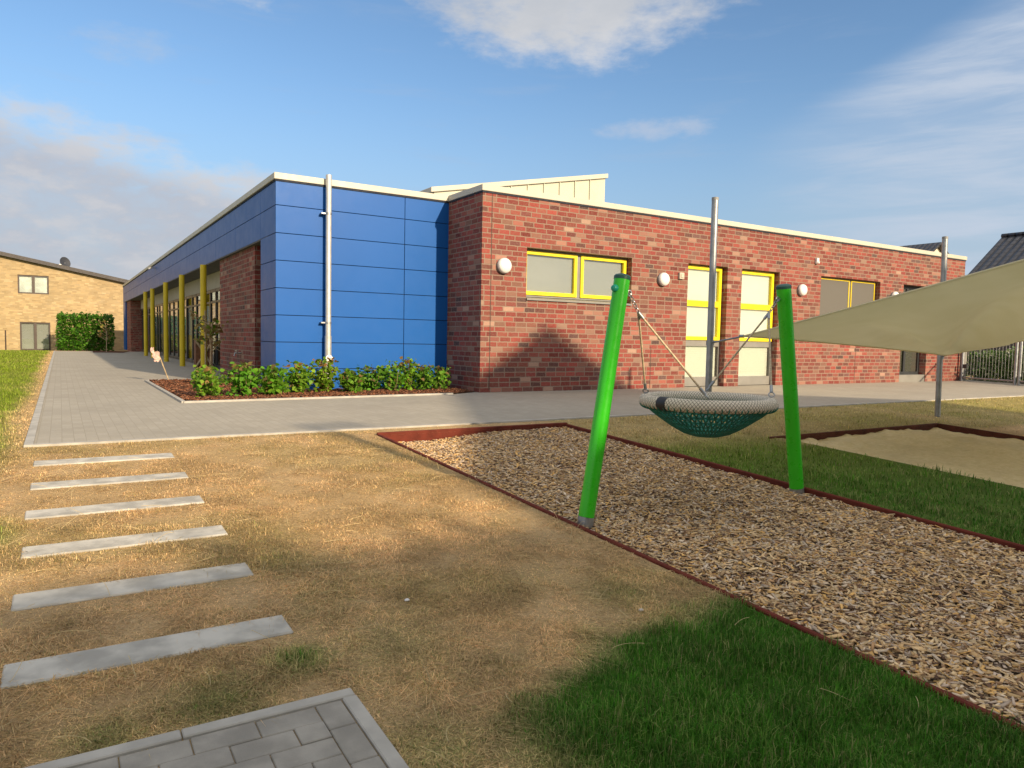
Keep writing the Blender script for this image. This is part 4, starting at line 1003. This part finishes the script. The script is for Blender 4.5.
for i, (x, h, w) in enumerate(((-5.2, 4.3, 1.5), (-2.9, 4.1, 1.4), (-.9, 4.35, 1.4), (1.0, 4.05, 1.3), (2.9, 4.0, 1.3), (4.6, 3.8, 1.2))):
    street_tree(x, -8.2, h, w, ['leafy street tree, widest one at the left end', 'leafy street tree before the annex, second from the left end', 'tallest leafy street tree in the middle of the row', 'leafy street tree in the row, just right of the middle', 'leafy street tree second from the gable house', 'slim leafy street tree closest to the street lamp'][i], 20+i)

# ------------------------------------------------------------------ grass
def blades(name, x, y, hmin, hmax, wid, lean_dry):
    n = len(x); j = RNG.uniform(-.22, .22, n)+np.where(RNG.random(n) < .1, .35, 0.)
    c, g = lawncol(x, y, j)
    c = c*RNG.uniform(.5, 1.4, (n, 1))*(.84+.32*sst(fbm(x+21, y+2, 5.), .3, .7))[:, None]; pale = RNG.random(n) < .05*(y < 7.5); c[pale] = c[pale]*.4+np.array([.5, .4, .2])*.6
    gg = np.clip(g, 0, 1)
    H = RNG.uniform(hmin, hmax, n)*(.5+.62*gg)*(.6+.8*sst(fbm(x+5, y+77, 4.2), .3, .7)); yaw = RNG.uniform(0, 2*math.pi, n); lean = RNG.uniform(.1, 1., n)*(lean_dry*(1-gg)+.75*gg)
    d = np.stack([np.cos(yaw), np.sin(yaw), np.zeros(n)], 1); s = np.stack([-np.sin(yaw), np.cos(yaw), np.zeros(n)], 1)
    W = (wid*RNG.uniform(.7, 1.3, n))[:, None]; z = gz(x, y); P = np.stack([x, y, z-.004], 1)
    m1 = P+d*(H*lean*.35)[:, None]+np.array([0, 0, 1])*(H*.6)[:, None]*(1/(1+.45*lean))[:, None]
    tp = P+d*(H*lean*1.05)[:, None]+np.array([0, 0, 1])*(H*1.0/(1+.95*lean))[:, None]
    V = np.stack([P-s*W, P+s*W, m1+s*W*.75, m1-s*W*.75, tp], 1).reshape(-1, 3)
    b = (np.arange(n)*5)[:, None]
    F = np.concatenate([b+np.array((0, 1, 2)), b+np.array((0, 2, 3)), b+np.array((3, 2, 4))])
    return kind(raw(name, V, F, M['blade'], np.repeat(c, 5, 0)), 'stuff')
def freearea(x, y):
    k = ~((x > PIT[0]-.03) & (x < PIT[1]+.03) & (y > PIT[2]) & (y < PIT[3]+.06))
    k &= ~((x > SAND[0]-.06+.1*(vnoise(x, y, 3.)-.5)) & (x < SAND[1]+.03) & (y > SAND[2]) & (y < SAND[3]+.06))
    for a, b in SL: c = (a+b)/2; k &= ~((x > -.183+.03*(vnoise(x, y, 9.)-.5)) & (x < .812+.03*(vnoise(x, y, 8.)-.5)) & (np.abs(y-c) < .084+.022*(vnoise(x, y, 11.)-.5)))
    k &= ~((x < .872+.03*(vnoise(x, y, 9.)-.5)) & (x > -2.1) & (y < 2.466+.03*(vnoise(x, y, 8.)-.5))); k &= ~((x > -.295) & (y > 7.7))
    return k
def scatter(n, x0, x1, y0, y1, ref, power):
    x = RNG.uniform(x0, x1, n); y = RNG.uniform(y0, y1, n); d = np.hypot(x, y)
    kp = (RNG.random(n) < np.minimum(1, (ref/d)**power)) & freearea(x, y) & (d > .9) & (y > -.35*x+.3)
    return x[kp], y[kp]
x, y = scatter(1500000, -3.5, 6.2, .5, 7.68, 2.6, 1.7); blades('lawn_grass', x, y, .02, .06, .0016, 2.4)
x, y = scatter(130000, 5.4, 20, 1.2, 7.68, 5.5, 1.1); blades('lawn_grass', x, y, .03, .07, .0035, 2.0)
x, y = scatter(260000, -6, -.3, 6.5, 24, 8., 1.3); blades('lawn_grass', x, y, .025, .06, .0034, 1.9)
x, y = scatter(60000, -9, -.3, 22, 46, 40., 1.0); blades('lawn_grass', x, y, .03, .07, .009, 1.9)
# long straw lying on the lawn
x, y = scatter(900000, -2.2, 3.2, 1.0, 7.68, 2.4, 1.5); kp = green(x, y) < .5; blades('dry_thatch', x[kp], y[kp], .022, .055, .0015, 7.)
def straw():
    b = MB(); random.seed(5)
    for i in range(420):
        x = random.uniform(-1.2, 5); y = random.uniform(1.3, 6.8)
        if not freearea(np.array([x]), np.array([y]))[0] or 2.85 < x or (float(green(x, y)) > .45 and random.random() < .7): continue
        a = random.uniform(0, 6.28); L = random.uniform(.05, .17); cv = random.uniform(-1., 1.); up = random.choice((.01, .012, .02, .05)); pts = []
        px, py = x, y
        for k in range(8):
            pts.append((px, py, gz(px, py)+.022+up*math.sin(k/7*math.pi*.6))); px += math.cos(a)*L/7; py += math.sin(a)*L/7; a += cv/7
        b.tube(pts, .0011, 4, caps=False)
    kind(b.build('straw', M['straw']), 'stuff')
straw()
for x, y, l in ((1.382, 3.118, 'small white scrap lying in the dry grass'), (2.333, 2.533, 'small pale stone on the dry grass near the green patch')):
    b = MB(); b.lathe((x, y, gz(x, y)+.008), (0, .2, 1), [(.006, -.006), (.013, .0), (.011, .006), (.003, .009)], 7); tag(b.build('pebble', M['stone' if x > 2 else 'white']), l, 'stone')
SC.render.resolution_x = 1024; SC.render.resolution_y = 768
